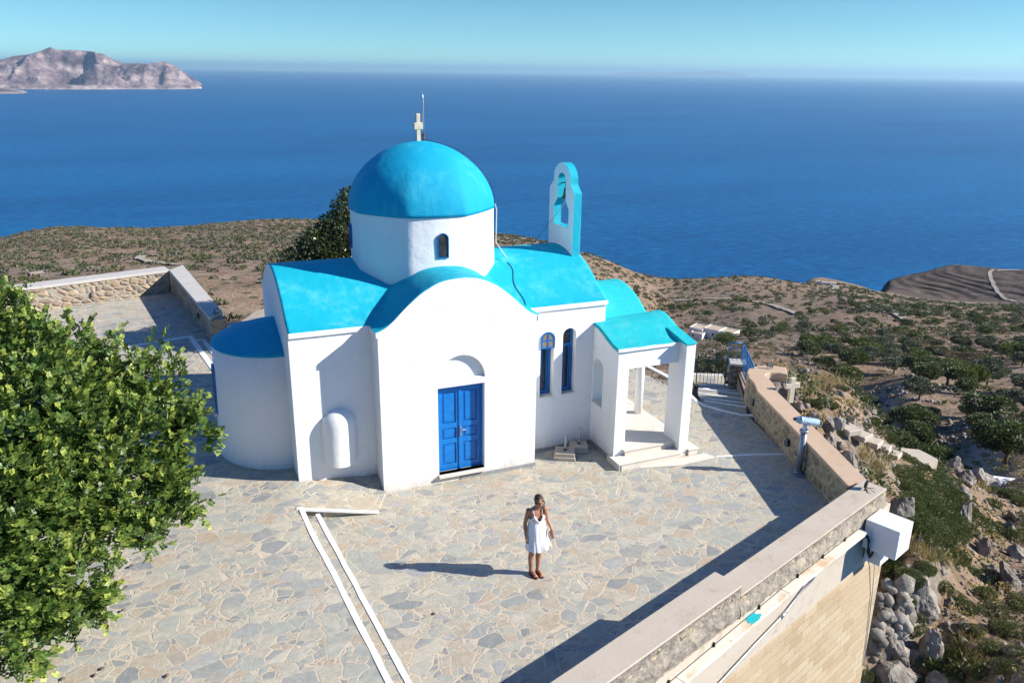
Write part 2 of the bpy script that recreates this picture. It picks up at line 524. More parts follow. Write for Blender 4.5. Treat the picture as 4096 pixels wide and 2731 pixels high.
WU = Vector((-0.941, -0.338, 0)).normalized(); WN = Vector((0.338, -0.941, 0)).normalized(); WO = Vector((9.15, -5.14, 0))
def m_tiled():
    t = NT('tile_faced_retaining_wall', 0.85, 0.2)
    p = t.pos()
    dx = t.n('ShaderNodeVectorMath', operation='DOT_PRODUCT'); t.put(p, dx.inputs[0]); dx.inputs[1].default_value = WU
    cb = t.n('ShaderNodeCombineXYZ'); t.t.links.new(dx.outputs['Value'], cb.inputs[0]); t.put(t.sep(p, 2), cb.inputs[1])
    br = t.n('ShaderNodeTexBrick'); t.t.links.new(cb.outputs[0], br.inputs['Vector'])
    br.inputs['Scale'].default_value = 1.0; br.inputs['Brick Width'].default_value = 0.46; br.inputs['Row Height'].default_value = 0.2
    br.inputs['Mortar Size'].default_value = 0.009; br.offset = 0.5
    br.inputs['Color1'].default_value = (0.47, 0.355, 0.22, 1); br.inputs['Color2'].default_value = (0.62, 0.515, 0.36, 1); br.inputs['Mortar'].default_value = (0.44, 0.34, 0.22, 1)
    n = t.noise(p, 1.2, 5)
    c = t.mix(t.step(n, 0.42, 0.62, 0, 0.75), br.outputs['Color'], (0.58, 0.46, 0.30))
    c = t.mix(t.noise(p, 60, 3), c, t.mix(0.5, c, (0.30, 0.20, 0.11)))
    t.base(c)
    t.bump(t.math('ADD', t.noise(p, 60, 4), t.math('MULTIPLY', br.outputs['Fac'], -1.2)), 0.8, 0.02)
    return t.m
M['tiled'] = m_tiled()
def m_tray():
    t = NT('rusty_white_cable_duct', 0.5, 0.4)
    p = t.pos()
    c = t.mix(t.step(t.noise(p, 1.1, 5, 0.65), 0.50, 0.66, 0, 0.75), (0.70, 0.66, 0.56), (0.55, 0.33, 0.15))
    c = t.mix(t.step(t.noise(p, 5, 5, 0.7), 0.60, 0.72, 0, 0.7), c, (0.33, 0.15, 0.06))
    t.base(c)
    return t.m
M['tray'] = m_tray()
def m_slate():
    t = NT('grey_stone_skirting', 0.6, 0.3)
    p = t.pos()
    v = t.math('ADD', t.sep(p, 0), t.sep(p, 1))
    c = t.mix(t.noise(p, 8, 4), (0.19, 0.20, 0.21), (0.34, 0.35, 0.35))
    j = t.math('FRACT', t.math('MULTIPLY', v, 5.5))
    t.base(t.mix(t.math('LESS_THAN', j, 0.06), c, (0.42, 0.38, 0.32)))
    return t.m
M['slate'] = m_slate()

def m_rock():
    t = NT('weathered_limestone', 0.9, 0.2)
    p = t.pos()
    n1 = t.noise(p, 1.6, 7, 0.7)
    n2 = t.noise(p, 6, 6, 0.7)
    c = t.ramp(n1, [(0.3, (0.10, 0.088, 0.075)), (0.45, (0.225, 0.20, 0.175)), (0.6, (0.36, 0.33, 0.285)), (0.72, (0.46, 0.41, 0.345))])
    c = t.mix(t.step(n2, 0.55, 0.7, 0, 0.6), c, (0.13, 0.115, 0.10))
    c = t.mix(t.step(t.noise(p, 2.5, 4), 0.6, 0.75, 0, 0.55), c, (0.46, 0.32, 0.19))
    t.base(c)
    b = t.bump(n1, 0.8, 0.15)
    t.bump(n2, 0.9, 0.06, b)
    return t.m
M['rock'] = m_rock()
def m_leaf(name, dark, light, tip=None, rough=0.45, spec=0.4, trans=0.25):
    t = NT(name, rough, spec)
    g = t.n('ShaderNodeNewGeometry')
    oi = t.n('ShaderNodeObjectInfo')
    f = t.math('ADD', t.math('MULTIPLY', g.outputs['Random Per Island'], 0.75), t.math('MULTIPLY', oi.outputs['Random'], 0.25))
    c = t.ramp(f, [(0.0, dark), (1.0, light)])
    if tip:
        at = t.n('ShaderNodeAttribute', attribute_name='tip')
        c = t.mix(at.outputs['Fac'], c, tip)
    t.base(c)
    tr = t.n('ShaderNodeBsdfTranslucent'); t.put(t.mix(0.4, c, (0.25, 0.40, 0.03)), tr.inputs['Color'])
    mx = t.n('ShaderNodeMixShader'); mx.inputs[0].default_value = trans
    t.t.links.new(t.b.outputs[0], mx.inputs[1]); t.t.links.new(tr.outputs[0], mx.inputs[2]); t.t.links.new(mx.outputs[0], t.out.inputs['Surface'])
    return t.m
M['leaf_carob'] = m_leaf('carob_leaves', (0.026, 0.062, 0.016), (0.135, 0.215, 0.042), (0.44, 0.50, 0.095), 0.45, 0.4, 0.16)
M['leaf_dark'] = m_leaf('dark_evergreen_leaves', (0.028, 0.045, 0.018), (0.10, 0.125, 0.05), None, 0.4, 0.5, 0.15)
M['leaf_olive'] = m_leaf('grey_olive_leaves', (0.085, 0.095, 0.066), (0.165, 0.175, 0.125), None, 0.6, 0.3, 0.1)
M['leaf_oak'] = m_leaf('hillside_oak_leaves', (0.050, 0.064, 0.030), (0.112, 0.135, 0.056), None, 0.6, 0.3, 0.12)  # greyed and lightened: distance haze put into the leaf colour
M['leaf_oak_light'] = m_leaf('pale_oak_leaves', (0.065, 0.085, 0.025), (0.15, 0.17, 0.05), None, 0.6, 0.3, 0.12)
M['leaf_scrub'] = m_leaf('low_scrub_leaves', (0.040, 0.058, 0.018), (0.125, 0.140, 0.048), None, 0.6, 0.3, 0.12)
M['leaf_dry'] = m_leaf('dry_thorny_twigs', (0.11, 0.092, 0.062), (0.22, 0.18, 0.12), None, 0.8, 0.2, 0.1)
M['leaf_garrigue'] = m_leaf('grey_garrigue', (0.085, 0.085, 0.050), (0.17, 0.16, 0.095), None, 0.7, 0.2, 0.1)
M['grass'] = m_leaf('dry_straw_grass', (0.30, 0.21, 0.10), (0.46, 0.34, 0.17), None, 0.8, 0.2, 0.2)
# ------------------------------------------------------------------ the church
church = empty("church", (1.84, 2.8, 0))
tag(church, "whitewashed chapel with turquoise dome, vaulted turquoise roofs and blue double door on the stone terrace", "church")
H = 3.67; XC = 1.835; YC = 2.86; XL, XR = -1.707, 5.707; YF, YB = 0.613, 5.10
BX0, BX1 = 0.012, 3.638
T_T = np.array([0, .14, .27, .47, .65, .84, .93, 1.0, 1.3]); F_T = np.array([1, .985, .935, .745, .475, .135, .045, 0, -.05])
T_N = np.array([0, .13, .29, .52, .68, .83, .93, 1.0, 1.3]); F_N = np.array([1, .975, .885, .675, .435, .20, .07, 0, -.05])
def smooth_interp(t, T, F):
    t = np.abs(np.asarray(t, float)); o = np.zeros_like(t)
    for k in (-.06, -.03, 0, .03, .06):
        o = o + np.interp(np.abs(t + k), T, F)
    return o / 5
def z_tran(x): return H + 0.03 + 1.02 * smooth_interp((np.asarray(x) - XC) / 1.86, T_T, F_T)
def z_nave(y): return H + 0.03 + 0.93 * smooth_interp((np.asarray(y) - YC) / 2.29, T_N, F_N)

# --- walls
w = MB()
door_hole = [(1.285, 0.20), (2.375, 0.20), (2.375, 2.285), (1.285, 2.285)]
blind = arch(1.285, 2.385, 2.42, 2.42, 18, 0.575)
xs = np.linspace(BX0, BX1, 61)
front_out = [(BX0, -0.15), (BX1, -0.15)] + [(x, float(z_tran(x)) - 0.012) for x in xs[::-1]]
w.slab(front_out, [door_hole, blind[1:-1][::1]], PY, 0.0, 0.30)
w.slab([(1.2, 2.36), (2.47, 2.36), (2.47, 3.07), (1.2, 3.07)], [], PY, 0.11, 0.27)       # back of the blind arch
w.box(BX0, BX0 + .3, 0.30, YF + .3, -0.15, H + .02); w.box(BX1 - .3, BX1, 0.30, YF + .3, -0.15, H + .02)
w.box(XL + .3, BX0, YF, YF + .3, -0.15, H + .02)
win1 = arch(4.015, 4.365, 1.44, 2.90, 14, 0.17); win2 = arch(4.592, 4.942, 1.44, 2.93, 14, 0.17)
w.slab([(BX1, -0.15), (XR - .3, -0.15), (XR - .3, H + .02), (BX1, H + .02)], [win1, win2], PY, YF, YF + .3)
ys = np.linspace(YF, YB, 61)
gab = [(YF, -0.15), (YB, -0.15)] + [(y, float(z_nave(y)) - 0.012) for y in ys[::-1]]
w.slab(gab, [], PX, XL, XL + .3); w.slab(gab, [], PX, XR - .3, XR)
w.box(XL + .3, XR - .3, YB - .3, YB, -0.15, H + .02)
wall = w.build("wall", [M['white']], church)

# eave bands
for bb in ((XL + .002, BX0 - .046, YF - .045, YF + .01), (BX1 + .046, XR + .035, YF - .045, YF + .01), (XL + .002, XR + .035, YB - .01, YB + .045),
           (BX0 - .045, BX0 + .01, -.012, YF - .001), (BX1 - .01, BX1 + .045, -.012, YF - .001)):
    e = MB(); e.box(*bb, H - .085, H + .03); e.build("eave_band", [M['white']], church, bevel=.01)

# roof: nave and transept vaults melting into each other
def roof_z(x, y):
    a = np.where((y > YF - .06) & (y < YB + .06), z_nave(y), -50.0)
    b = np.where((x > BX0 - .06) & (x < BX1 + .06), z_tran(x), -50.0)
    k = 0.10
    d = np.clip(0.5 + 0.5 * (a - b) / k, 0, 1)
    both = b * (1 - d) + a * d + k * d * (1 - d)
    return np.where(a < 0, b, np.where(b < 0, a, both))
gx = np.unique(np.concatenate([np.linspace(XL + .006, XR + .03, 130), [BX0 - .04, BX1 + .04]]))
gy = np.unique(np.concatenate([np.linspace(0.006, YB + .04, 90), [YF - .04]]))
X, Y = np.meshgrid(gx, gy, indexing='ij')
inside = ((Y >= YF - .041)) | ((X >= BX0 - .041) & (X <= BX1 + .041))
Z = roof_z(X, Y) + 0.006
lump = np.array([[noise.noise(Vector((x * 1.6, y * 1.6, 3.1))) for y in gy] for x in gx])
Z = Z + lump * 0.012
ids = -np.ones(X.shape, int); ids[inside] = np.arange(inside.sum())
V = np.stack([X[inside], Y[inside], Z[inside]], 1)
fs = []
for i in range(len(gx) - 1):
    for j in range(len(gy) - 1):
        q = (ids[i, j], ids[i + 1, j], ids[i + 1, j + 1], ids[i, j + 1])
        if min(q) >= 0: fs.append(q)
roof = mesh_np("roof", V, fs, [M['cyan']], church, smooth=True)
sol = roof.modifiers.new("thick", 'SOLIDIFY'); sol.thickness = 0.05; sol.offset = -1

# --- drum and dome (rounded octagon)
DC = Vector((1.835, 2.78, 0)); PH = R(-94 - 22.5)
def octo(k):
    def f(an, r, z):
        a = (an - PH) % (math.pi / 4) - math.pi / 8
        return r * (1 + k(z) * (1 / math.cos(a) - 1.027))
    return f
d = MB()
d.lathe([(1.685, 3.9), (1.685, 4.55), (1.675, 5.0), (1.665, 5.5), (1.668, 5.78), (1.672, 5.82)], DC, 96, 0, octo(lambda z: 0.48))
drum = d.build("drum", [M['white']], church)
d = MB()
prof = []
for i in range(33):
    h = i / 32
    h = 1 - (1 - h) ** 1.6
    prof.append((1.69 * max(0.0, 1 - h ** 1.95) ** 0.545, 5.80 + 1.50 * h))
prof[-1] = (0.02, 7.30)
prof = [(1.60, 5.79)] + prof
rnd = random.Random(5)
def dome_rf(an, r, z):
    t = max(0.0, (z - 5.8) / 1.5)
    a = (an - PH) % (math.pi / 4) - math.pi / 8
    v = r * (1 + 0.48 * (1 - t) ** 0.8 * (1 / math.cos(a) - 1.027))
    return v + 0.022 * noise.noise(Vector((math.cos(an) * 1.7, math.sin(an) * 1.7, z * 1.1))) * min(1, r)
d.lathe(prof, DC, 112, 0, dome_rf)
dome = d.build("dome", [M['cyan_dome']], church)

def framed_window(parent, name, P, x0, x1, z0, zs, rise, dframe, depth, pane_d, wdt=.03, pane='glass', bars=None, sill=None, glass_mat=None):
    fr = MB()
    out = arch(x0, x1, z0, zs, 14, rise)
    inn = arch(x0 + wdt, x1 - wdt, z0 + wdt, zs, 14, max(.02, rise - wdt))
    fr.slab(out, [inn], P, dframe, dframe + depth)
    for b in (bars or []):
        fr.slab(b, [], P, dframe + .004, dframe + depth - .004)
    f = fr.build(name, [M['frame']], parent)
    pn = MB(); pn.slab(arch(x0 + wdt * .6, x1 - wdt * .6, z0 + wdt * .6, zs, 14, max(.02, rise - wdt * .6)), [], P, pane_d, pane_d + .01)
    pn.build("pane", [glass_mat or M['glass']], f)
    return f

# drum windows, one to each visible face
def drum_plane(angle, off):
    c = Vector((math.cos(angle), math.sin(angle), 0)); t = Vector((-math.sin(angle), math.cos(angle), 0))
    def P(a, b, dd):
        p = DC + c * (off - dd) + t * a
        return (p.x, p.y, b)
    return P
for ang, a0 in ((R(-94), 0.10), (R(176), -0.10), (R(-4), 0.0), (R(86), 0.0)):
    framed_window(church, "drum_window", drum_plane(ang, 1.668), a0 - .128, a0 + .128, 4.90, 5.33, .125, -.016, .06, .0, .020, glass_mat=None)

# --- front door
dr = empty_part = None
fr = MB()
fr.box(1.286, 1.335, .13, .22, .20, 2.284); fr.box(2.325, 2.374, .13, .22, .20, 2.284); fr.box(1.335, 2.325, .13, .22, 2.22, 2.284)
dframe = fr.build("door", [M['door']], church, bevel=.006)
for x0, x1 in ((1.337, 1.829), (1.833, 2.323)):
    lf = MB()
    panels = [(z0, z1) for z0, z1 in ((.36, .86), (.98, 1.24), (1.36, 2.10))]
    holes = [[(x0 + .085, a), (x1 - .085, a), (x1 - .085, b), (x0 + .085, b)] for a, b in panels]
    lf.slab([(x0, .205), (x1, .205), (x1, 2.218), (x0, 2.218)], holes, PY, .15, .20)
    lf.box(x0 + .01, x1 - .01, .185, .20, .21, 2.21)
    leaf = lf.build("door_leaf", [M['door']], dframe, bevel=.004)
    for a, b in panels:
        pn = MB()
        for g, dy in ((.0, .172), (.035, .158)):
            pn.box(x0 + .092 + g, x1 - .092 - g, dy, .184, a + .008 + g, b - .008 - g)
        pn.build("panel", [M['door']], dframe, bevel=.008)
a = MB(); a.box(1.80, 1.862, .128, .15, .21, 2.215); a.build("astragal", [M['door']], dframe, bevel=.008)
h = MB(); h.box(1.825, 1.86, .112, .128, 1.03, 1.27); h.tube([(1.842, .125, 1.19), (1.842, .07, 1.19), (1.86, .065, 1.19), (1.96, .068, 1.185)], .010)
h.tube([(1.842, .128, 1.08), (1.842, .10, 1.08)], .012)
h.build("handle", [M['steel']], dframe)
s = MB(); s.box(1.262, 2.402, -.10, .15, .145, .20); s.build("door_sill", [M['marble']], church, bevel=.006)

# --- tall nave windows
for (x0, x1, zt, name_open) in ((4.015, 4.365, 2.90, True), (4.592, 4.942, 2.93, False)):
    fr = MB()
    d0 = YF + .17
    fr.box(x1 - .075, x1 - .004, d0, d0 + .06, 1.46, zt); fr.box(x0 + .004, x0 + .075, d0, d0 + .06, 1.46, zt)
    fr.box(x0 + .075, x1 - .075, d0, d0 + .06, 1.46, 1.55); fr.box(x0 + .075, x1 - .075, d0, d0 + .06, 2.60, 2.68)
    fr.slab(arch(x0 + .004, x1 - .004, zt - .001, zt, 14, .165), [arch(x0 + .06, x1 - .06, zt + .01, zt + .02, 12, .09)], PY, d0, d0 + .06)
    fr.box(x0 + .1, x0 + .125, d0 - .015, d0 + .05, 1.55, 2.60); fr.box(x1 - .125, x1 - .1, d0 - .015, d0 + .05, 1.55, 2.60)
    f = fr.build("window", [M['frame']], church, bevel=.005)
    pn = MB(); pn.slab(arch(x0 + .02, x1 - .02, 1.48, zt, 14, .14), [], PY, d0 + .035, d0 + .045); pn.build("pane", [M['glass']], f)
    sl = MB(); sl.box(x0 + .003, x1 - .003, YF - .012, YF + .17, 1.425, 1.452); sl.build("sill", [M['marble']], f)
    if name_open:   # the leaded top light stands open, flush with the wall face
        tl = MB()
        o = arch(x0 - .005, x1 + .005, 2.665, zt - .005, 14, .175)
        xm = (x0 + x1) / 2
        hs = [[(x0 + .03, 2.70), (xm - .014, 2.70), (xm - .014, 2.855), (x0 + .03, 2.855)],
              [(xm + .014, 2.70), (x1 - .03, 2.70), (x1 - .03, 2.855), (xm + .014, 2.855)]]
        for sg in (-1, 1):
            pts = [(xm + sg * .014, 2.885)] + [(xm + sg * (.014 + (x1 - xm - .03 - .014) * math.cos(q)), 2.885 + .15 * math.sin(q)) for q in np.linspace(0, math.pi / 2, 8)]
            hs.append(pts if sg > 0 else pts)
        tl.slab(o, hs, PY, YF - .035, YF - .005)
        tp = tl.build("top_light", [M['frame']], f)
        pn = MB(); pn.slab(arch(x0 + .01, x1 - .01, 2.68, zt - .01, 14, .15), [], PY, YF - .022, YF - .014); pn.build("leaded_pane", [M['pattern']], f)

# --- niche bulge on the front wall
b = MB()
n = 20; zc = 1.56; rr = .372; dep = .30
rows = []
for z in np.linspace(.72, zc, 8): rows.append((z, rr, dep))
for k in range(1, 11):
    q = k / 10 * math.pi / 2
    rows.append((zc + .335 * math.sin(q), rr * math.cos(q), dep * max(.02, math.cos(q) ** .7)))
vs = []; fsx = []
for (z, r_, d_) in rows:
    for k in range(n + 1):
        an = math.pi * k / n
        vs.append((-.782 - r_ * math.cos(an), YF + .01 - d_ * math.sin(an), z - (0.10 * math.sin(an) if z < .73 else 0)))
for i in range(len(rows) - 1):
    for k in range(n):
        fsx.append((i * (n + 1) + k, i * (n + 1) + k + 1, (i + 1) * (n + 1) + k + 1, (i + 1) * (n + 1) + k))
b.add(vs, fsx, 0, True)
b.add([vs[k] for k in range(n + 1)], [tuple(range(n + 1))])
b.build("niche", [M['white']], church, fix=False)

# --- east apse
a = MB()
AC = (XL, 2.86, 0)
a.lathe([(1.50, -.1), (1.475, 0.6), (1.44, 1.8), (1.415, 2.95), (1.41, 2.955)], AC, 48, 0, None, math.pi / 2, 3 * math.pi / 2)
ap = a.build("apse", [M['white']], church)
a = MB()
prof = [(1.40, 2.90), (1.43, 2.945), (1.42, 2.965)] + [(1.42 * (1 - t ** 1.25) ** .92, 2.965 + .47 * t) for t in np.linspace(.06, .98, 14)] + [(.01, 3.44)]
a.lathe(prof, AC, 48, 0, None, math.pi / 2, 3 * math.pi / 2)
a.build("apse_roof", [M['cyan_dome']], church)
def apse_P(a_, b_, dd):
    an = math.pi + 0.06
    c = Vector((math.cos(an), math.sin(an), 0)); t = Vector((-math.sin(an), math.cos(an), 0))
    p = Vector(AC) + c * (1.445 - dd) + t * a_
    return (p.x, p.y, b_)
framed_window(church, "apse_window", apse_P, -.15, .15, 1.35, 2.35, .15, -.02, .08, .0, .04)
s = MB(); s.slab([(-.2, 1.29), (.2, 1.29), (.2, 1.345), (-.2, 1.345)], [], apse_P, -.09, .08); s.build("apse_sill", [M['marble']], church)

# --- porch
PXL, PYF = 5.424, -.580
pw = MB()
ysl = np.linspace(PYF, YF, 13)
def z_pw(y): return float(np.interp(y, [-.60, -.35, -.1, .15, .40, .62], [2.795, 2.845, 2.915, 2.995, 3.075, 3.13]))
lw = [(PYF, -.05), (YF, -.05)] + [(y, z_pw(y)) for y in ysl[::-1]]
pw.slab(lw, [arch(.085, .575, 1.175, 2.08, 14, .245)], PX, PXL, PXL + .28)
pw.box(PXL + .28, 7.06, PYF, PYF + .28, 2.355, 2.80)
pw.box(6.98, 7.06, PYF + .28, 1.3, 2.5, 2.90); pw.box(PXL + .28, 5.72, PYF + .004, PYF + .28, .1, 2.355)
pw.build("porch_wall", [M['white']], church)
s = MB(); s.box(PXL - .012, PXL + .28, .07, .59, 1.15, 1.18); s.build("porch_sill", [M['marble']], church)
pb = MB(); pb.box(PXL - .03, 7.06, PYF - .045, PYF + .01, 2.795, 2.865); pb.build("porch_eave_band", [M['white']], church, bevel=.008)
def z_pr(x, y):
    base_ = np.interp(y, [-.64, -.35, -.1, .15, .40, .62, .85, 1.1, 1.3, 1.5], [2.855, 2.905, 2.985, 3.085, 3.165, 3.195, 3.17, 3.08, 2.99, 2.95])
    return base_ + np.interp(x, [5.4, 7.35], [-.035, .05]) * np.clip((y + .64) / 1.2, 0, 1)
def z_nx(y): return 2.93 + .64 * smooth_interp((np.asarray(y) - 2.62) / 1.6, T_N, F_N)
gx2 = np.linspace(5.40, 7.34, 40); gy2 = np.linspace(-.625, 1.42, 46)
def sheet(name, gx_, gy_, zf, mat, parent, thick):
    X_, Y_ = np.meshgrid(gx_, gy_, indexing='ij')
    Z_ = zf(X_, Y_)
    Z_ = Z_ + .010 * np.array([[noise.noise(Vector((x * 2.2, y * 2.2, 9))) for y in gy_] for x in gx_])
    nx, ny = X_.shape
    I = np.arange(nx * ny).reshape(nx, ny)
    F = np.stack([I[:-1, :-1], I[1:, :-1], I[1:, 1:], I[:-1, 1:]], -1).reshape(-1, 4)
    o = mesh_np(name, np.stack([X_, Y_, Z_], -1), F, [mat], parent, smooth=True)
    md = o.modifiers.new("thick", 'SOLIDIFY'); md.thickness = thick; md.offset = -1
    return o
sheet("porch_roof", gx2, gy2, z_pr, M['cyan_pale'], church, .07)
sheet("narthex_roof", np.linspace(5.69, 7.28, 34), np.linspace(1.05, 4.25, 60), lambda x, y: z_nx(y), M['cyan_pale'], church, .10)
nb = MB(); nb.box(7.0, 7.24, 1.3, 4.2, 2.62, 2.9); nb.box(5.707, 7.0, 4.0, 4.2, 2.62, 2.92); nb.box(5.707, 7.24, 1.3, 4.2, 2.84, 2.93)
nb.build("narthex_beam", [M['white']], church)
for (x, y) in ((7.15, 1.17), (7.12, 4.05)):
    c_ = MB(); c_.tube([(x, y, .3), (x, y, 2.86)], .105, 24); c_.build("porch_column", [M['white']], church)
p = MB()
p.box(7.06, 7.325, -.86, -.20, -.05, 2.865)
p.build("porch_pillar", [M['white']], church, bevel=.012)
cp = MB()
cp.add([(7.03, -.885, 2.865), (7.335, -.885, 2.865), (7.335, -.06, 2.865), (7.03, -.06, 2.865), (7.03, -.885, 2.905), (7.335, -.885, 2.905), (7.335, -.02, 3.06), (7.03, -.02, 3.06)],
       [(0, 3, 2, 1), (4, 5, 6, 7), (0, 1, 5, 4), (1, 2, 6, 5), (2, 3, 7, 6), (3, 0, 4, 7)])
cp.build("pillar_cap", [M['cyan_pale']], church, bevel=.01)
# floor and steps of the porch
f = MB(); f.box(5.70, 7.34, -.66, 4.3, .0, .30); f.box(5.66, 7.06, -.69, -.3, .30, .335); f.build("porch_floor", [M['marble']], church)
tl = MB()
rx = random.Random(3)
y = -.3
while y < 4.2:
    x = 5.70; hh = .28 + .1 * rx.random()
    while x < 7.33:
        ww = min(.3 + .5 * rx.random(), 7.335 - x)
        if ww > .06: tl.box(x + .004, x + ww - .004, y + .004, min(y + hh, 4.29) - .004, .30, .331 + .003 * rx.random())
        x += ww
    y += hh
tl.build("floor_slab", [M['marble']], church)
s = MB(); s.box(5.36, 7.06, -.985, -.40, -.03, .15); s.box(5.335, 7.075, -1.01, -.55, .15, .178); s.build("porch_step", [M['marble']], church, bevel=.004)
s = MB(); s.box(7.345, 7.60, -.90, 4.4, -.03, .14); s.box(7.33, 7.62, -.925, 4.42, .14, .168); s.build("side_step", [M['marble']], church, bevel=.004)
# stone skirting
k = MB(); k.box(1.78, BX1 + .018, -.018, .0, -.03, .085); k.box(BX1, BX1 + .018, .0, YF - .016, -.03, .085); k.box(BX1 + .018, PXL - .016, YF - .016, YF, -.03, .10); k.box(PXL - .016, PXL, -1.0, YF - .016, -.03, .13)
k.build("skirting", [M['slate']], church)
# --- bell gable
BXf, BXb = 5.49, 5.70
def gabs(y): return y - 2.60
o = []
BC = 2.74
half = [(.70, 4.2), (.70, 6.02), (.48, 6.205), (.475, 6.28)] + [(.475 * math.cos(t), 6.28 + .42 * math.sin(t)) for t in np.linspace(.15, math.pi / 2, 12)]
outl = [(BC + a, b) for a, b in half] + [(BC - a, b) for a, b in half[::-1][1:]]
hh_ = [(.42, 5.13), (.42, 5.585), (.225, 5.805), (.225, 6.24)] + [(.225 * math.cos(t), 6.24 + .21 * math.sin(t)) for t in np.linspace(.2, math.pi / 2, 9)]
hole = [(BC + a, b) for a, b in hh_] + [(BC - a, b) for a, b in hh_[::-1][1:]]
bg = MB(); bg.slab(outl, [hole], PX, BXf, BXb, 0, 1, 1)
bg.build("bell_gable", [M['white'], M['cyan']], church)
ib = MB(); ib.tube([(5.60, BC - .235, 6.17), (5.60, BC, 6.21), (5.60, BC + .235, 6.17)], .016, 6); ib.build("bell_bar", [M['iron']], church)
# --- cross and lightning rod on the dome
cx_, cy_ = 1.80, 2.78
c_ = MB(); c_.box(cx_ - .045, cx_ + .045, cy_ - .045, cy_ + .045, 7.24, 7.90); c_.box(cx_ - .10, cx_ + .10, cy_ - .052, cy_ + .052, 7.55, 7.70)
c_.build("dome_cross", [M['cream']], church, bevel=.008)
l_ = MB(); l_.tube([(1.935, 2.80, 7.27), (1.935, 2.80, 8.22), (1.935, 2.80, 8.37)], [.021, .019, .003], 8)
rod = l_.build("lightning_rod", [M['steel']], church)
l_ = MB(); l_.tube([(1.935, 2.80, 7.25), (1.935, 2.80, 7.42)], .032, 8); l_.tube([(1.935, 2.80, 7.42), (1.935, 2.80, 7.45)], .045, 8); l_.build("rod_socket", [M['iron']], rod)
def dome_pt(an, z):
    best = min(prof_d, key=lambda q_: abs(q_[1] - z)); return (DC.x + (best[0] + .025) * math.cos(an), DC.y + (best[0] + .025) * math.sin(an), z)
prof_d = [(1.70 * max(0.0, 1 - h_ ** 1.95) ** 0.545, 5.80 + 1.50 * h_) for h_ in np.linspace(0, 1, 60)]
an0 = R(-16)
pts = [(1.935, 2.80, 7.33)] + [(DC.x + (r_ + .05) * math.cos(an0), DC.y + (r_ + .05) * math.sin(an0), z_ + .02) for r_, z_ in prof_d[::-1][6:]]
cb = MB(); cb.tube(pts[:-1], .007, 5); cb.tube([pts[-2]] + [(DC.x + 1.79 * math.cos(an0 + .01 * k_), DC.y + 1.79 * math.sin(an0 + .01 * k_), 5.8 - .13 * k_) for k_ in range(1, 8)] + [(3.72, 2.0, 4.56)], .011, 5, 1)
run = []
for t in np.linspace(0, 1, 24):
    x = 3.72 + (3.60 - 3.72) * t + .05 * math.sin(t * 9); y = 2.0 - 1.36 * t
    run.append((x, y, float(roof_z(np.array(x), np.array(y))) + .02))
cb.tube(run, .008, 5)
cb.build("earth_cable", [M['darkiron'], M['cable']], church)

# the bell itself hangs from the bar
bell = empty("bell", (5.60, BC - .035, 6.18))
tag(bell, "small bronze bell hanging in the arched opening of the bell gable", "bell")
b = MB(); b.lathe([(.012, -.10), (.05, -.105), (.065, -.14), (.07, -.22), (.085, -.29), (.115, -.345), (.118, -.36), (.10, -.36), (.03, -.2)], (5.60, BC - .035, 6.18), 20)
b.tube([(5.60, BC - .035, 6.19), (5.60, BC - .035, 6.07)], .022, 8)
b.build("bell_body", [M['bell']], bell)
b = MB(); b.tube([(5.60, BC - .035, 6.0), (5.60, BC - .035, 5.80)], .012, 6); b.lathe([(.005, -.03), (.028, 0), (.005, .03)], (5.60, BC - .035, 5.80), 8); b.build("clapper", [M['black']], bell)
b = MB(); b.tube([(5.60, BC - .035, 5.78), (5.58, BC - .03, 5.70), (5.42, 3.0, 5.30), (5.05, 3.55, 4.50)], .008, 4); b.build("bell_rope", [M['steel']], bell)
# ------------------------------------------------------------------ terrace
def wpt(u, off, z):
    p = WO + WU * u + WN * off
    return (p.x, p.y, z)

# inner edge of the front wall (far part / near part), and of the stone parapet
C_IN = [(8.47, -4.78), (4.2, -6.35), (-9.0, -11.28)]
D_IN = [(10.32, .56), (9.68, -1.55), (9.08, -3.35), (8.60, -4.66)]
def upper_z(x, y):
    pts = np.array([(-1.95, -.45, .28), (-1.5, -6, .28), (-6, -6, .28), (-9, 5, .28), (-6, 12, .28), (-3, 9, .28), (-1.7, .61, .335), (-1.0, .2, .20), (0, .61, .19), (0, 0, .055), (-.3, -.75, .03),
                    (-1.1, -.65, .15), (-3, 2.4, .32), (-2.2, -3, .28), (-.9, .61, .27), (-12, -4, .28), (0.6, .3, .0), (-5, 18, .28), (-9, 17, .28)])
    d2 = (x[..., None] - pts[:, 0]) ** 2 + (y[..., None] - pts[:, 1]) ** 2 + .02
    w_ = 1 / d2 ** 1.6
    return (w_ * pts[:, 2]).sum(-1) / w_.sum(-1)

def grid_patch(name, x0, x1, y0, y1, st, zf, keep, mat):
    gx_ = np.arange(x0, x1 + 1e-6, st); gy_ = np.arange(y0, y1 + 1e-6, st)
    X_, Y_ = np.meshgrid(gx_, gy_, indexing='ij')
    I = np.arange(X_.size).reshape(X_.shape)
    F = np.stack([I[:-1, :-1], I[1:, :-1], I[1:, 1:], I[:-1, 1:]], -1).reshape(-1, 4)
    cx = (X_[:-1, :-1] + st / 2).ravel(); cy = (Y_[:-1, :-1] + st / 2).ravel()
    F = F[keep(cx, cy)]
    Z_ = zf(X_, Y_)
    return mesh_np(name, np.stack([X_, Y_, Z_], -1), F, [mat], smooth=True)

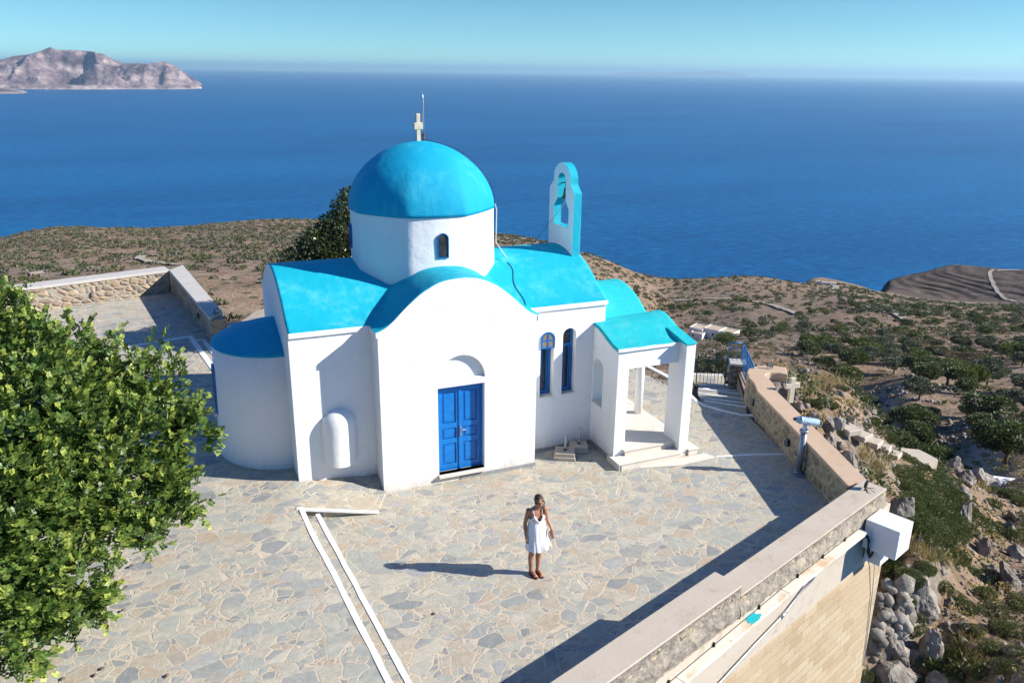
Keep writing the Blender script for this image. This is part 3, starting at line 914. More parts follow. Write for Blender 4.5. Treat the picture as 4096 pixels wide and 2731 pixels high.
# lower sheet: one polygon
tb = MB()
low = [(-14, -13.1), (4.2, -6.42), (8.55, -4.85), (9.12, -3.5), (9.7, -1.6), (10.3, .66), (9.5, 1.62), (9.62, 1.95), (9.3, 4.5), (8.9, 9), (8.0, 13), (-2.6, 11.2), (-14, 12)]
tb.add([(x, y, 0) for x, y in low], [tuple(range(len(low)))])
tag(tb.build("terrace_pavement", [M['paving']], fix=False), kind="structure")
tag(bpy.data.objects["terrace_pavement"], "beige and grey crazy paving of the lower terrace")
# upper terrace on the left, two steps higher
def strip_x(y): return -1.90 + (-.47 - y) / 5.5 * .41
UPO = [(strip_x(-.47) - .02, -.47), (strip_x(-13) , -13.0), (-14, -13.0), (-14, 17.2), (-8.4, 17.5), (-3.9, 18.6), (-2.8, 11.4), (-2.4, 8.5), (-1.0, 6.0), (.3, 5.2), (.3, .4), (.05, -.02), (-.30, -.72)]
def in_poly(x, y, poly):
    c = np.zeros(x.shape, bool); j = len(poly) - 1
    for i in range(len(poly)):
        xi, yi = poly[i]; xj, yj = poly[j]
        t = ((yi > y) != (yj > y)) & (x < (xj - xi) * (y - yi) / (yj - yi + 1e-12) + xi)
        c ^= t; j = i
    return c
bm = bmesh.new()
lp = []
for i in range(len(UPO)):
    a_, b_ = Vector(UPO[i]), Vector(UPO[(i + 1) % len(UPO)])
    n_ = max(1, int((b_ - a_).length / .35))
    for k_ in range(n_): lp.append(a_.lerp(b_, k_ / n_))
inner = []
gxs = np.arange(-13.8, .3, .3); gys = np.arange(-12.8, 18.4, .3)
Xg, Yg = np.meshgrid(gxs, gys, indexing='ij'); ok_ = in_poly(Xg.ravel(), Yg.ravel(), UPO)
lpa = np.array([tuple(p_) for p_ in lp])
cand = np.stack([Xg.ravel()[ok_], Yg.ravel()[ok_]], 1)
dmin = np.array([np.min((lpa[:, 0] - p_[0]) ** 2 + (lpa[:, 1] - p_[1]) ** 2) for p_ in cand])
cand = cand[dmin > .02]
from mathutils.geometry import delaunay_2d_cdt
vs2 = [Vector(p_) for p_ in lp] + [Vector(p_) for p_ in cand.tolist()]
ed = [(i, (i + 1) % len(lp)) for i in range(len(lp))]
ov, oe, of, *_ = delaunay_2d_cdt(vs2, ed, [list(range(len(lp)))], 1, 1e-5)
va = np.array([tuple(p_) for p_ in ov]); zz = upper_z(va[:, 0], va[:, 1])
up = MB(); up.add([(x, y, z) for (x, y), z in zip(va, zz)], [tuple(f_) for f_ in of], 0, True)
# risers along the open edges
edge = [i for i in range(len(lp)) if lp[i].y < -.0 or lp[i].x > -.35]
n0 = len(lp)
for i in range(n0):
    p_, q_ = lp[i], lp[(i + 1) % n0]
    if (p_.x > -2.1 and p_.y < .5 and q_.x > -2.2):
        za, zb = upper_z(np.array([p_.x, q_.x]), np.array([p_.y, q_.y]))
        up.add([(p_.x, p_.y, -.02), (q_.x, q_.y, -.02), (q_.x, q_.y, zb), (p_.x, p_.y, za)], [(0, 1, 2, 3)])
tag(up.build("upper_terrace_pavement", [M['paving']], fix=False), "crazy paving of the raised terrace two steps up on the left", kind="structure")
# middle tread
st_ = MB()
ya, yb = -.70, -12.0
xa, xb = strip_x(ya), strip_x(yb)
st_.add([(xa - .05, ya, .14), (xb - .05, yb, .14), (xb + .36, yb, .14), (xa + .36, ya, .14), (xa + .36, ya, -.02), (xb + .36, yb, -.02), (xa - .05, ya, -.02)],
        [(0, 1, 2, 3), (3, 2, 5, 4), (0, 3, 4, 6)])
tag(st_.build("terrace_step", [M['paving']], fix=False), "paved tread between the two white nosing lines", kind="structure")

def ribbon(mb, pts, wid, zf, h=.012, m=0):
    """raised painted strip following pts (x, y); zf gives the ground; uneven edge"""
    rr_ = random.Random(len(pts) * 7 + int(abs(pts[0][0]) * 100))
    P = []
    for i in range(len(pts) - 1):
        a_, b_ = Vector(pts[i]), Vector(pts[i + 1]); n_ = max(1, int((b_ - a_).length / .25))
        P += [a_.lerp(b_, k_ / n_) for k_ in range(n_)]
    P.append(Vector(pts[-1]))
    vs = []
    for i, p_ in enumerate(P):
        t = (P[min(i + 1, len(P) - 1)] - P[max(i - 1, 0)]).normalized(); nn = Vector((-t.y, t.x))
        for sgn in (-1, 1):
            e_ = p_ + nn * sgn * (wid / 2 + (rr_.random() - .5) * .012)
            z = float(zf(e_.x, e_.y))
            vs += [(e_.x, e_.y, z - .03), (e_.x, e_.y, z + h)]
    fs_ = []
    for i in range(len(P) - 1):
        b_ = i * 4; c_ = b_ + 4
        fs_ += [(b_ + 1, b_ + 3, c_ + 3, c_ + 1), (b_, b_ + 1, c_ + 1, c_), (b_ + 3, b_ + 2, c_ + 2, c_ + 3)]
    fs_ += [(0, 2, 3, 1), (len(vs) - 4, len(vs) - 3, len(vs) - 1, len(vs) - 2)]
    mb.add(vs, fs_, m)
uz = lambda x, y: upper_z(np.array([x]), np.array([y]))[0]
def line(name, pts, wid, zf, lab):
    mb = MB(); ribbon(mb, pts, wid, zf); o_ = mb.build(name, [M['line']], fix=False); tag(o_, lab, kind="structure"); return o_
line("painted_edge_line", [(strip_x(-.47) + .05, -.43), (strip_x(-13) + .05, -13.0)], .10, uz, "white painted nosing along the upper step edge")
line("painted_edge_line", [(strip_x(-.58) + .355, -.60), (strip_x(-12) + .355, -12.0)], .095, lambda x, y: .14, "white painted nosing along the lower step edge")
line("painted_edge_line", [(-1.93, -.47), (-.31, -.80)], .075, lambda x, y: float(np.interp(x, [-1.93, -.31], [.28, .035])) + .003, "white painted line tapering towards the church corner")
line("painted_edge_line", [(-9, 11.4), (-5.4, 11.85), (-3.49, 12.27), (-2.72, 7.0)], .16, lambda x, y: .285, "white painted line round the back of the raised terrace")
line("painted_edge_line", [(-3.32, 11.75), (-3.10, 11.75), (-2.62, 8.2)], .12, lambda x, y: .285, "white painted line close behind the apse")
line("painted_edge_line", [(7.95, -1.20), (8.9, -1.45), (9.62, -1.72)], .07, lambda x, y: 0.0, "white line from the porch to the parapet")
line("painted_edge_line", [(9.9, 3.5), (9.57, 1.95), (9.60, 1.55), (9.9, 1.0), (10.15, .66), (10.42, .52)], .11, lambda x, y: .0, "white curb line round the gate steps")
line("painted_edge_line", [(9.9, 3.5), (9.75, 5.5), (8.6, 8.2), (6.0, 10.8)], .14, lambda x, y: .01, "white curb along the path behind the church")
# marble slab on the ground before the porch
mb = MB(); P_ = [(5.9, -1.03), (6.93, -1.29), (7.0, -1.28), (7.96, -1.24), (7.8, -.93), (6.9, -.95), (5.9, -.98)]
mb.add([(x, y, .006) for x, y in P_], [tuple(range(7))]); tag(mb.build("threshold_slab", [M['marble']], fix=False), "pale marble slabs laid in front of the porch steps", kind="structure")
# steps going down to the gate
stp = [((9.58, 1.62), (10.36, .72)), ((9.87, 1.97), (10.68, 1.15)), ((10.06, 2.47), (11.06, 1.59)), ((10.41, 3.04), (11.44, 2.09)), ((10.81, 3.57), (11.74, 2.79)), ((11.13, 3.75), (12.0, 3.25)), ((11.35, 4.4), (12.25, 4.0)), ((11.9, 5.6), (12.9, 5.1))]
mb = MB(); ln = MB()
for i in range(len(stp) - 1):
    z = -.02 - .12 * i
    (a0_, a1_), (b0_, b1_) = stp[i], stp[i + 1]
    q0 = (a0_[0] - .25, a0_[1] + .12); 
    mb.add([(*a0_, z), (*a1_, z), (*b1_, z), (*b0_, z), (*b1_, z - .16), (*b0_, z - .16)], [(0, 1, 2, 3), (3, 2, 4, 5)])
    ribbon(ln, [Vector(b0_).lerp(Vector(a0_), .12), Vector(b1_).lerp(Vector(a1_), .12)], .075, lambda x, y, z=z: z, .01)
tag(mb.build("gate_steps", [M['paving']], fix=False), "paved steps leading down to the blue iron gate", kind="structure")
tag(ln.build("step_nosing_lines", [M['line']], fix=False), "white painted nosings of the gate steps", kind="structure")

# ------------------------------------------------------------------ walls round the terrace
# parapet on the right: rubble with pink coping, curved end
def offset_path(P, d):
    out = []
    for i, p_ in enumerate(P):
        t = (Vector(P[min(i + 1, len(P) - 1)]) - Vector(P[max(i - 1, 0)])).normalized()
        out.append(Vector(p_) + Vector((t.y, -t.x)) * d)
    return out
def wall_run(mb, inn, outn, z0, z1, m=0, jitter=0.0, seed=1):
    rr_ = random.Random(seed)
    n_ = len(inn); vs = []
    for a_, b_ in zip(inn, outn):
        vs += [(a_[0], a_[1], z0), (b_[0], b_[1], z0), (b_[0], b_[1], z1), (a_[0], a_[1], z1)]
    fs_ = []
    for i in range(n_ - 1):
        b_ = 4 * i; c_ = b_ + 4
        fs_ += [(b_, b_ + 1, c_ + 1, c_), (b_ + 1, b_ + 2, c_ + 2, c_ + 1), (b_ + 2, b_ + 3, c_ + 3, c_ + 2), (b_ + 3, b_, c_, c_ + 3)]
    fs_ += [(0, 3, 2, 1), (len(vs) - 4, len(vs) - 3, len(vs) - 2, len(vs) - 1)]
    mb.add(vs, fs_, m)
def dense(P, st=.4):
    out = []
    for i in range(len(P) - 1):
        a_, b_ = Vector(P[i]), Vector(P[i + 1]); n_ = max(1, int((b_ - a_).length / st))
        out += [a_.lerp(b_, k_ / n_) for k_ in range(n_)]
    return out + [Vector(P[-1])]
Din = dense([(10.80, 1.32), (10.62, .80), (10.32, .30), (9.70, -1.55), (9.12, -3.30), (8.66, -4.62)])
Dout = offset_path(Din, -.46)
pr_ = empty("parapet_wall", (9.7, -1.5, 0)); tag(pr_, "rubble stone parapet with pink concrete coping, telescope standing before it", "wall")
mb = MB(); wall_run(mb, Din, Dout, -2.5, .735); mb.build("wall_face", [M['rubble']], pr_)
mb = MB(); wall_run(mb, offset_path(Din, .03), offset_path(Din, -.49), .735, .815); mb.build("coping", [M['coping_pink']], pr_, bevel=.012)
mb = MB()
# rounded end that bends outward
arc = [(10.80, 1.30), (10.95, 1.60), (11.22, 1.86), (11.60, 1.96), (12.0, 1.86), (12.32, 1.55)]
arco = [(11.24, 1.10), (11.30, 1.22), (11.42, 1.32), (11.60, 1.36), (11.78, 1.28), (11.95, 1.05)]
wall_run(mb, [Vector(p_) for p_ in arc], [Vector(p_) for p_ in arco], -2.5, .80)
mb.build("curved_end", [M['coping_pink']], pr_, bevel=.03)
mb = MB(); wall_run(mb, [Vector(p_) * .999 + Vector((.03, -.05)) for p_ in arco], [Vector(p_) + Vector((.08, -.34)) for p_ in arco], -2.0, .55); mb.build("rough_core", [M['drystone']], pr_, bevel=.03)

# front retaining wall with stepped coping
fw = empty("retaining_wall", tuple(WO + WU * 4)); tag(fw, "long retaining wall with pale stepped coping and beige tiled outer face along the bottom right", "wall")
def winner(u, z): # inner side point, thickness .5
    return wpt(u, -.50, z)
def wblock(mb, u0, u1, o0, o1, z0, z1, m=0):
    c_ = WO + WU * ((u0 + u1) / 2) + WN * ((o0 + o1) / 2); mb.obox((c_.x, c_.y, (z0 + z1) / 2), WU, WN, (0, 0, 1), (u1 - u0) / 2, (o1 - o0) / 2, (z1 - z0) / 2, m)
mb = MB(); wblock(mb, 0, 5.33, -.50, .0, .86, .90); wblock(mb, 5.33, 21, -.52, .0, 1.04, 1.09)
mb.build("coping_top", [M['coping_pale']], fw, bevel=.012)
# broken concrete edge under the coping
def rough_strip(u0, u1, z0, z1, seed):
    mb = MB(); nu = int((u1 - u0) / .05); nz = 9
    vs = []
    for i in range(nu + 1):
        u = u0 + (u1 - u0) * i / nu
        for k_ in range(nz + 1):
            z = z0 + (z1 - z0) * k_ / nz
            o_ = .03 * noise.fractal(Vector((u * 5, z * 7, seed)), 1.0, 2.0, 4) + .018 * math.sin(k_ * .7)
            if k_ == nz: o_ = .002
            vs.append(wpt(u, .012 + o_ * (1 if k_ < nz else .3), z))
    fs_ = [(i * (nz + 1) + k_, (i + 1) * (nz + 1) + k_, (i + 1) * (nz + 1) + k_ + 1, i * (nz + 1) + k_ + 1) for i in range(nu) for k_ in range(nz)]
    mb.add(vs, fs_, 0, True); return mb
rough_strip(0.0, 5.33, .44, .885, 1).build("broken_edge", [M['rough']], fw, fix=False)
rough_strip(5.33, 21, .50, 1.07, 2).build("broken_edge", [M['rough']], fw, fix=False)
mb = MB(); wblock(mb, 0, 5.33, -.49, -.01, -2.0, .86); wblock(mb, 5.33, 21, -.50, -.01, -2.0, 1.04)
mb.build("wall_core", [M['rubble']], fw)
mb = MB(); wblock(mb, -.30, 21, -.35, .015, -.62, .46); mb.build("concrete_band", [M['concrete']], fw, bevel=.01)
mb = MB(); wblock(mb, -.36, 21, -.45, .03, -14, -.62); mb.build("tiled_face", [M['tiled']], fw, bevel=.01)

# cable duct, conduit, boxes on the outer face
duct = empty("cable_duct", wpt(3, .1, .4)); tag(duct, "long rusty white sheet metal cable duct running along the outer wall face", "cable duct")
def duct_z(u): return float(np.interp(u, [1.1, 4, 7, 14], [.40, .385, .25, -.1]))
k_ = 0
for u0, u1 in ((1.1, 4.02), (4.03, 7.0), (7.01, 10.0), (10.01, 13.5)):
    a_ = Vector(wpt(u0, .10, duct_z(u0))); b_ = Vector(wpt(u1, .10, duct_z(u1))); ax = (b_ - a_).normalized(); az = WN.cross(ax).normalized()
    if az.z < 0: az = -az
    mb = MB(); mb.obox((a_ + b_) / 2, ax, WN, az, (b_ - a_).length / 2, .085, .03); mb.build("duct_cover", [M['tray']], duct, bevel=.006)
for u in (1.75, 2.6, 3.5, 4.75, 6.05, 7.2, 8.6):
    mb = MB(); a_ = Vector(wpt(u, .03, duct_z(u) + .05)); mb.obox(a_, WU, WN, (0, 0, 1), .012, .02, .055); mb.build("bracket", [M['black']], duct)
mb = MB(); mb.tube([wpt(u, .012, duct_z(u) + .038) for u in (1.1, 4, 7, 13)], .012, 5); mb.build("sealing_strip", [M['black']], duct)
# painted blue splash on the duct
mb = MB()
rr_ = random.Random(4)
a_ = Vector(wpt(5.05, .10, duct_z(5.05) + .0325)); ax = (Vector(wpt(6, .1, duct_z(6))) - Vector(wpt(5, .1, duct_z(5)))).normalized(); az = WN.cross(ax); az = az if az.z > 0 else -az
ring = []
for q in range(26):
    an = 2 * math.pi * q / 26; ring.append(a_ + az * .003 + ax * (.20 * math.cos(an) * (.45 + .75 * rr_.random())) + WN * max(-.08, min(.08, .09 * math.sin(an) * (.8 + .4 * rr_.random()))))
mb.add(ring, [tuple(range(26))]); mb.build("paint_splash", [M['cyan_pale']], duct, fix=False)
con = MB(); con.tube([wpt(2.95, .14, .33), wpt(3.05, .10, .2), wpt(3.26, .05, .07), wpt(3.87, .05, -.16), wpt(4.75, .05, -.31), wpt(5.79, .05, -.52), wpt(8, .05, -.95), wpt(12, .05, -1.8)], .022, 8)
con.tube([wpt(3.80, .05, -.14), wpt(3.98, .05, -.185)], .033, 8)
tag(con.build("conduit_pipe", [M['steel']]), "grey conduit pipe sloping down the tiled outer wall face below the cable duct", "pipe")
bx = empty("electrical_box", wpt(.66, .38, .29)); tag(bx, "large white metal cabinet mounted on the wall corner", "cabinet")
mb = MB(); wblock(mb, .34, .96, .06, .72, -.02, .60); mb.build("cabinet_body", [M['boxwhite']], bx, bevel=.012)
mb = MB(); wblock(mb, .33, .34, .075, .705, .0, .585); mb.build("cabinet_door", [M['boxwhite']], bx, bevel=.004)
mb = MB(); mb.tube([wpt(.33, .62, .30), wpt(.315, .62, .30)], .016, 10); mb.build("lock", [M['steel']], bx)
b2 = empty("junction_box", wpt(.55, .2, -.25)); tag(b2, "small white box fixed right under the large white cabinet", "box")
mb = MB(); wblock(mb, .33, .74, .05, .38, -.42, -.06); mb.build("box_body", [M['boxwhite']], b2, bevel=.01)
mb = MB(); wblock(mb, .32, .33, .06, .37, -.41, -.07); mb.build("box_lid", [M['boxwhite']], b2, bevel=.004)
cbm = MB()
for q in range(3):
    dz = .03 * q
    cbm.tube([wpt(1.12 + .03 * q, .12, .38), wpt(1.04, .18 + .02 * q, .30 - dz), wpt(1.02 + .02 * q, .22, .05 - dz), wpt(.95, .24, -.13 - dz), wpt(.80, .22, -.16 - dz), wpt(.72, .2, -.10)], .018, 6)
tag(cbm.build("cable_bundle", [M['black']]), "black cables looping from the duct into the white boxes", "cables")
cw = MB(); cw.tube([wpt(.42, .1, -.40), wpt(.2, .1, -.8), wpt(-.05, .06, -1.6), wpt(-.2, .05, -2.6), wpt(-.30, .05, -3.6)], .012, 5)
tag(cw.build("drop_cable", [M['cable']]), "thin pale cable hanging down from the small white box", "cable")

# back walls of the raised terrace
bw = empty("back_wall", (-6, 18, .28)); tag(bw, "tan stone wall with grey coping closing the far left end of the terrace", "wall")
Ain = dense([(-16, 15.4), (-8.4, 17.42), (-3.93, 18.56)], .6); Aout = offset_path(Ain, -.70)
mb = MB(); wall_run(mb, Ain, Aout, -3, 1.10); mb.build("wall_face", [M['masonry']], bw)
mb = MB(); wall_run(mb, offset_path(Ain, .03), offset_path(Ain, -.74), 1.10, 1.20); mb.build("coping", [M['coping_grey']], bw, bevel=.012)
sw = empty("side_wall", (-3.3, 15, .28)); tag(sw, "stone wall with grey coping in shade running from the far corner towards the apse", "wall")
Bin = dense([(-3.90, 18.55), (-2.82, 11.22)], .6); Bout = offset_path(Bin, -.46)
Bin = Bin[::-1]; Bout = Bout[::-1]
mb = MB(); wall_run(mb, dense([(-3.92, 18.5), (-2.83, 11.2)], .6), dense([(-3.46, 18.56), (-2.37, 11.2)], .6), -3, 1.09); mb.build("wall_face", [M['masonry']], sw)
mb = MB(); wall_run(mb, dense([(-3.95, 18.53), (-2.86, 11.15)], .6), dense([(-3.42, 19.3), (-2.34, 11.15)], .6), 1.09, 1.195); mb.build("coping", [M['coping_grey']], sw, bevel=.012)
lwl = empty("low_wall", (1, 11.2, 0)); tag(lwl, "low wall with pale coping behind the church apse", "wall")
mb = MB(); wall_run(mb, dense([(-2.36, 11.05), (3.0, 10.8), (6.0, 10.9)], .8), dense([(-2.36, 11.45), (3.0, 11.25), (6.0, 11.35)], .8), -3, .80); mb.build("wall_face", [M['drystone']], lwl)
mb = MB(); wall_run(mb, dense([(-2.36, 11.02), (3.0, 10.77), (6.0, 10.87)], .8), dense([(-2.36, 11.48), (3.0, 11.28), (6.0, 11.38)], .8), .80, .88); mb.build("coping", [M['coping_grey']], lwl, bevel=.01)

# gate, pillar, low tiled wall and blue railing
gp = empty("gate_pillar", (12.2, 3.6, -.7)); tag(gp, "square stone gate pillar with flat slab cap beside the blue gate", "pillar")
gax = Vector((.833, -.553, 0)).normalized(); gay = Vector((.553, .833, 0)).normalized()
mb = MB(); mb.obox((12.28, 3.64, -.6), gax, gay, (0, 0, 1), .20, .20, .80); mb.build("shaft", [M['drystone']], gp, bevel=.03)
mb = MB(); mb.obox((12.28, 3.64, .24), gax, gay, (0, 0, 1), .26, .26, .035); mb.build("cap_slab", [M['coping_grey']], gp, bevel=.015)
gate = empty("iron_gate", (11.7, 4.0, -.72)); tag(gate, "blue wrought iron gate with rings and spear tops at the foot of the steps", "gate")
ga = Vector((11.40, 4.50, 0)); gb = Vector((12.13, 3.98, 0)); gl = (gb - ga).length; gd = (gb - ga).normalized()
def gpt(u, z): p_ = ga + gd * u; return (p_.x, p_.y, z)
mb = MB()
for u in (0, gl): mb.tube([gpt(u, -.80), gpt(u, .30)], .018, 6)
for z in (-.62, .27): mb.tube([gpt(0, z), gpt(gl, z)], .013, 6)
mb.build("gate_frame", [M['darkiron']], gate)
nb_ = 8
for i in range(1, nb_):
    u = gl * i / nb_; top = .30 + .17 * math.sin(math.pi * i / nb_)
    mb = MB(); mb.tube([gpt(u, -.70), gpt(u, top), gpt(u, top + .05)], [.008, .008, .002], 5); mb.tube([gpt(u, top - .015), gpt(u, top + .01)], .018, 5); mb.build("bar", [M['darkiron']], gate)
for i in range(nb_):
    u = gl * (i + .5) / nb_; c_ = Vector(gpt(u, -.16)); mb = MB()
    mb.tube([c_ + gd * (.043 * math.cos(q)) + Vector((0, 0, .043 * math.sin(q))) for q in np.linspace(0, 2 * math.pi, 13)], .006, 4, cap=False); mb.build("ring", [M['darkiron']], gate)
lt = empty("tiled_low_wall", (11.6, 2.6, -.3)); tag(lt, "low wall topped with a row of ring tiles below the blue railing", "wall")
mb = MB(); wall_run(mb, dense([(10.98, 1.52), (12.16, 3.42)], .4), dense([(11.40, 1.60), (12.50, 3.36)], .4), -2.2, .02); mb.build("wall_face", [M['coping_pink']], lt, bevel=.02)
for i in range(14):
    p_ = Vector((11.0, 1.57, 0)).lerp(Vector((12.14, 3.38, 0)), i / 13); d_ = Vector((.528, .849, 0))
    mb = MB(); mb.tube([p_ + d_ * (.062 * math.cos(q)) + Vector((-.01, .008, -.05 + .062 * math.sin(q))) for q in np.linspace(0, 2 * math.pi, 13)], .014, 5, cap=False); mb.build("ring_tile", [M['iron']], lt)
rl = empty("blue_railing", (12, 2.8, 0)); tag(rl, "blue iron railing with rings on the wall beyond the gate pillar", "railing")
ra, rb_ = Vector((11.36, 1.80, 0)), Vector((12.42, 3.66, 0)); rc = Vector((12.05, 3.85, 0))
for nm, p0, p1 in (("top_rail", ra, rb_), ("top_rail", rb_, rc)):
    for z, r_ in ((.86, .022), (.66, .012), (.06, .014)):
        mb = MB(); mb.tube([p0 + Vector((0, 0, z)), p1 + Vector((0, 0, z))], r_, 6); mb.build(nm if z > .8 else "rail", [M['rail']], rl)
for i in range(17):
    p_ = ra.lerp(rb_, i / 16); mb = MB(); mb.tube([p_ + Vector((0, 0, -.02)), p_ + Vector((0, 0, .86))], .010 if i % 8 else .02, 5); mb.build("baluster", [M['rail']], rl)
    if i < 16:
        c_ = ra.lerp(rb_, (i + .5) / 16) + Vector((0, 0, .76)); d_ = (rb_ - ra).normalized(); mb = MB()
        mb.tube([c_ + d_ * (.055 * math.cos(q)) + Vector((0, 0, .085 * math.sin(q))) for q in np.linspace(0, 2 * math.pi, 11)], .007, 4, cap=False); mb.build("ring", [M['rail']], rl)
for i in range(1, 4):
    p_ = rb_.lerp(rc, i / 3); mb = MB(); mb.tube([p_ + Vector((0, 0, -.02)), p_ + Vector((0, 0, .86))], .010 if i < 3 else .018, 5); mb.build("baluster", [M['rail']], rl)
# ------------------------------------------------------------------ things on the terrace
sc_ = empty("viewing_telescope", (9.216, -2.631, 0)); tag(sc_, "grey blue coin telescope on a round post standing before the stone parapet", "telescope")
sx, sy = 9.216, -2.631
mb = MB(); mb.lathe([(.21, 0), (.21, .02), (.205, .028)], (sx, sy, 0), 32); mb.lathe([(.105, .028), (.105, .07), (.08, .075)], (sx, sy, 0), 28); mb.build("base_plate", [M['bluegrey']], sc_)
mb = MB(); mb.lathe([(.075, .07), (.075, 1.06)], (sx, sy, 0), 28); mb.build("post", [M['bluegrey']], sc_)
mb = MB(); mb.lathe([(.075, 1.03), (.10, 1.06), (.105, 1.11), (.09, 1.125)], (sx, sy, 0), 28); mb.build("collar", [M['bluegrey']], sc_)
mb = MB(); mb.box(sx - .045, sx + .045, sy - .035, sy + .035, 1.12, 1.27); mb.build("fork", [M['bluesilver']], sc_, bevel=.015)
td = (Vector((.93, -.36, -.17))).normalized()
tc = Vector((sx + .06, sy - .02, 1.335))
def tpt(s_): return tuple(tc + td * s_)
mb = MB(); mb.tube([tpt(-.30), tpt(-.26), tpt(-.20), tpt(-.195), tpt(-.17), tpt(-.165), tpt(.24), tpt(.245)], [.045, .068, .085, .096, .096, .086, .086, .078], 24)
mb.build("barrel", [M['bluesilver']], sc_)
mb = MB(); mb.tube([tpt(-.345), tpt(-.295)], [.034, .04], 16); mb.build("eyepiece", [M['black']], sc_)
mb = MB(); side = td.cross(Vector((0, 0, 1))).normalized(); mb.tube([tc + side * .07 - Vector((0, 0, .03)), tc + side * .115 - Vector((0, 0, .03))], .05, 16); mb.tube([tc + Vector((0, 0, .08)) + td * .02, tc + Vector((0, 0, .105)) + td * .02], .022, 10); mb.build("knob", [M['bluesilver']], sc_, bevel=.006)

def umbrella_base(x, y, rz, sz, ph, label, lean):
    e_ = empty("umbrella_base", (0, 0, 0)); tag(e_, label, "umbrella base", "umbrella bases by the church wall")
    mb = MB(); mb.box(-sz, sz, -sz * .85, sz * .85, 0, .095); mb.build("concrete_slab", [M['concrete']], e_, bevel=.02, local=True)
    mb = MB(); mb.box(-sz * .93, sz * .93, -sz * .78, sz * .78, .095, .19); mb.build("concrete_slab", [M['concrete']], e_, bevel=.02, local=True)
    mb = MB(); mb.tube([(0, 0, .185), (lean, 0, .19 + ph)], .033, 16, cap=False); mb.tube([(0, 0, .185), (lean, 0, .186 + ph)], .026, 16); mb.build("pipe_socket", [M['steel']], e_, local=True)
    mb = MB(); mb.lathe([(.040, .185), (.040, .24), (.034, .245)], (0, 0, 0), 16); mb.build("rusty_collar", [M['iron']], e_, local=True)
    e_.location = (x, y, 0); e_.rotation_euler = (0, 0, rz)
umbrella_base(4.50, .13, R(-28), .26, .40, "concrete umbrella base with pipe nearer the front, standing free of the wall", .02)
umbrella_base(4.97, .33, R(-24), .235, .40, "concrete umbrella base with pipe further back, against the porch corner", .03)

# bulkhead lamps
def bulkhead(p, nrm, label):
    nrm = Vector(nrm).normalized(); e_ = empty("wall_lamp", p); tag(e_, label, "wall lamp", "black bulkhead lamps on the terrace walls")
    u_ = Vector((0, 0, 1)); s_ = u_.cross(nrm).normalized(); p = Vector(p)
    mb = MB(); mb.obox(p + nrm * .02, s_, nrm, u_, .055, .02, .095); mb.build("lamp_base", [M['black']], e_, bevel=.02)
    mb = MB(); mb.obox(p + nrm * .065, s_, nrm, u_, .042, .03, .08); mb.build("lamp_glass", [M['lampglass']], e_, bevel=.025)
    mb = MB()
    for dz in (-.05, 0, .05):
        mb.tube([p + s_ * -.052 + nrm * .03 + u_ * dz, p + s_ * -.045 + nrm * .10 + u_ * dz, p + s_ * .045 + nrm * .10 + u_ * dz, p + s_ * .052 + nrm * .03 + u_ * dz], .006, 4)
    mb.tube([p + nrm * .04 + u_ * .09, p + nrm * .105 + u_ * .07, p + nrm * .105 - u_ * .07, p + nrm * .04 - u_ * .09], .006, 4)
    mb.build("lamp_cage", [M['black']], e_)
bulkhead((9.60, -1.80, .36), (-.955, .295, 0), "black bulkhead lamp on the stone parapet just left of the telescope")
bulkhead((10.56, .68, .30), (-.9, .42, 0), "black bulkhead lamp on the parapet end beside the gate steps")
bulkhead((-6.75, 17.86, .62), (.24, -.97, 0), "black bulkhead lamp on the sunlit far back wall")
bulkhead((-3.12, 13.2, .72), (-.99, -.14, 0), "black bulkhead lamp on the shaded side wall near the apse")
# small flood lights lying on copings
def flood(p, aim, label, ring=.09):
    aim = Vector(aim).normalized(); e_ = empty("flood_light", p); tag(e_, label, "flood light", "small flood lights on the wall tops")
    p = Vector(p); s_ = aim.cross(Vector((0, 0, 1))).normalized(); u_ = s_.cross(aim)
    mb = MB(); mb.obox(p + Vector((0, 0, .11)), s_, aim, u_, .075, .022, .058); mb.build("lamp_housing", [M['black']], e_, bevel=.008)
    mb = MB(); mb.obox(p + Vector((0, 0, .11)) + aim * .024, s_, aim, u_, .064, .003, .047); mb.build("lamp_glass", [M['lampglass']], e_)
    mb = MB(); mb.tube([p + s_ * .08 + Vector((0, 0, .11)), p + s_ * .08, p - s_ * .08, p - s_ * .08 + Vector((0, 0, .11))], .008, 5); mb.build("yoke", [M['black']], e_)
    mb = MB(); rr2 = random.Random(int(p.x * 10)); q0 = p - aim * .12 + Vector((0, 0, .008))
    mb.tube([q0 + s_ * (ring * 1.5 * math.cos(q)) + aim * (ring * math.sin(q)) for q in np.linspace(-1.2, 4.6, 16)] + [p + Vector((0, 0, .06))], .006, 4); mb.build("lamp_cable", [M['black']], e_)
q = Vector(wpt(.36, -.28, .905)); flood((q.x, q.y, .905), (-.5, .85, .1), "small black flood light with coiled cable on the pale coping corner")
flood((11.78, 1.62, .80), (-.6, -.6, .5), "small flood light on the rounded pink wall end")
flood((-2.62, 11.5, 1.20), (.6, -.8, .15), "small flood light on the grey wall top beside the apse")

# stone cross behind the parapet
cr = empty("stone_cross", (11.22, .06, .50)); tag(cr, "cream stone cross standing on the rocks behind the parapet", "cross")
a_ = Vector((.985, -.174, 0)).normalized(); b_ = Vector((.174, .985, 0)); c_ = Vector((11.22, .06, 0))
mb = MB(); mb.obox(c_ + Vector((0, 0, .80)), a_, b_, (0, 0, 1), .075, .05, .36)
mb.build("cross_shaft", [M['cream']], cr, bevel=.012)
mb = MB(); mb.obox(c_ + Vector((0, 0, .93)), a_, b_, (0, 0, 1), .21, .052, .075); mb.build("cross_arm", [M['cream']], cr, bevel=.012)
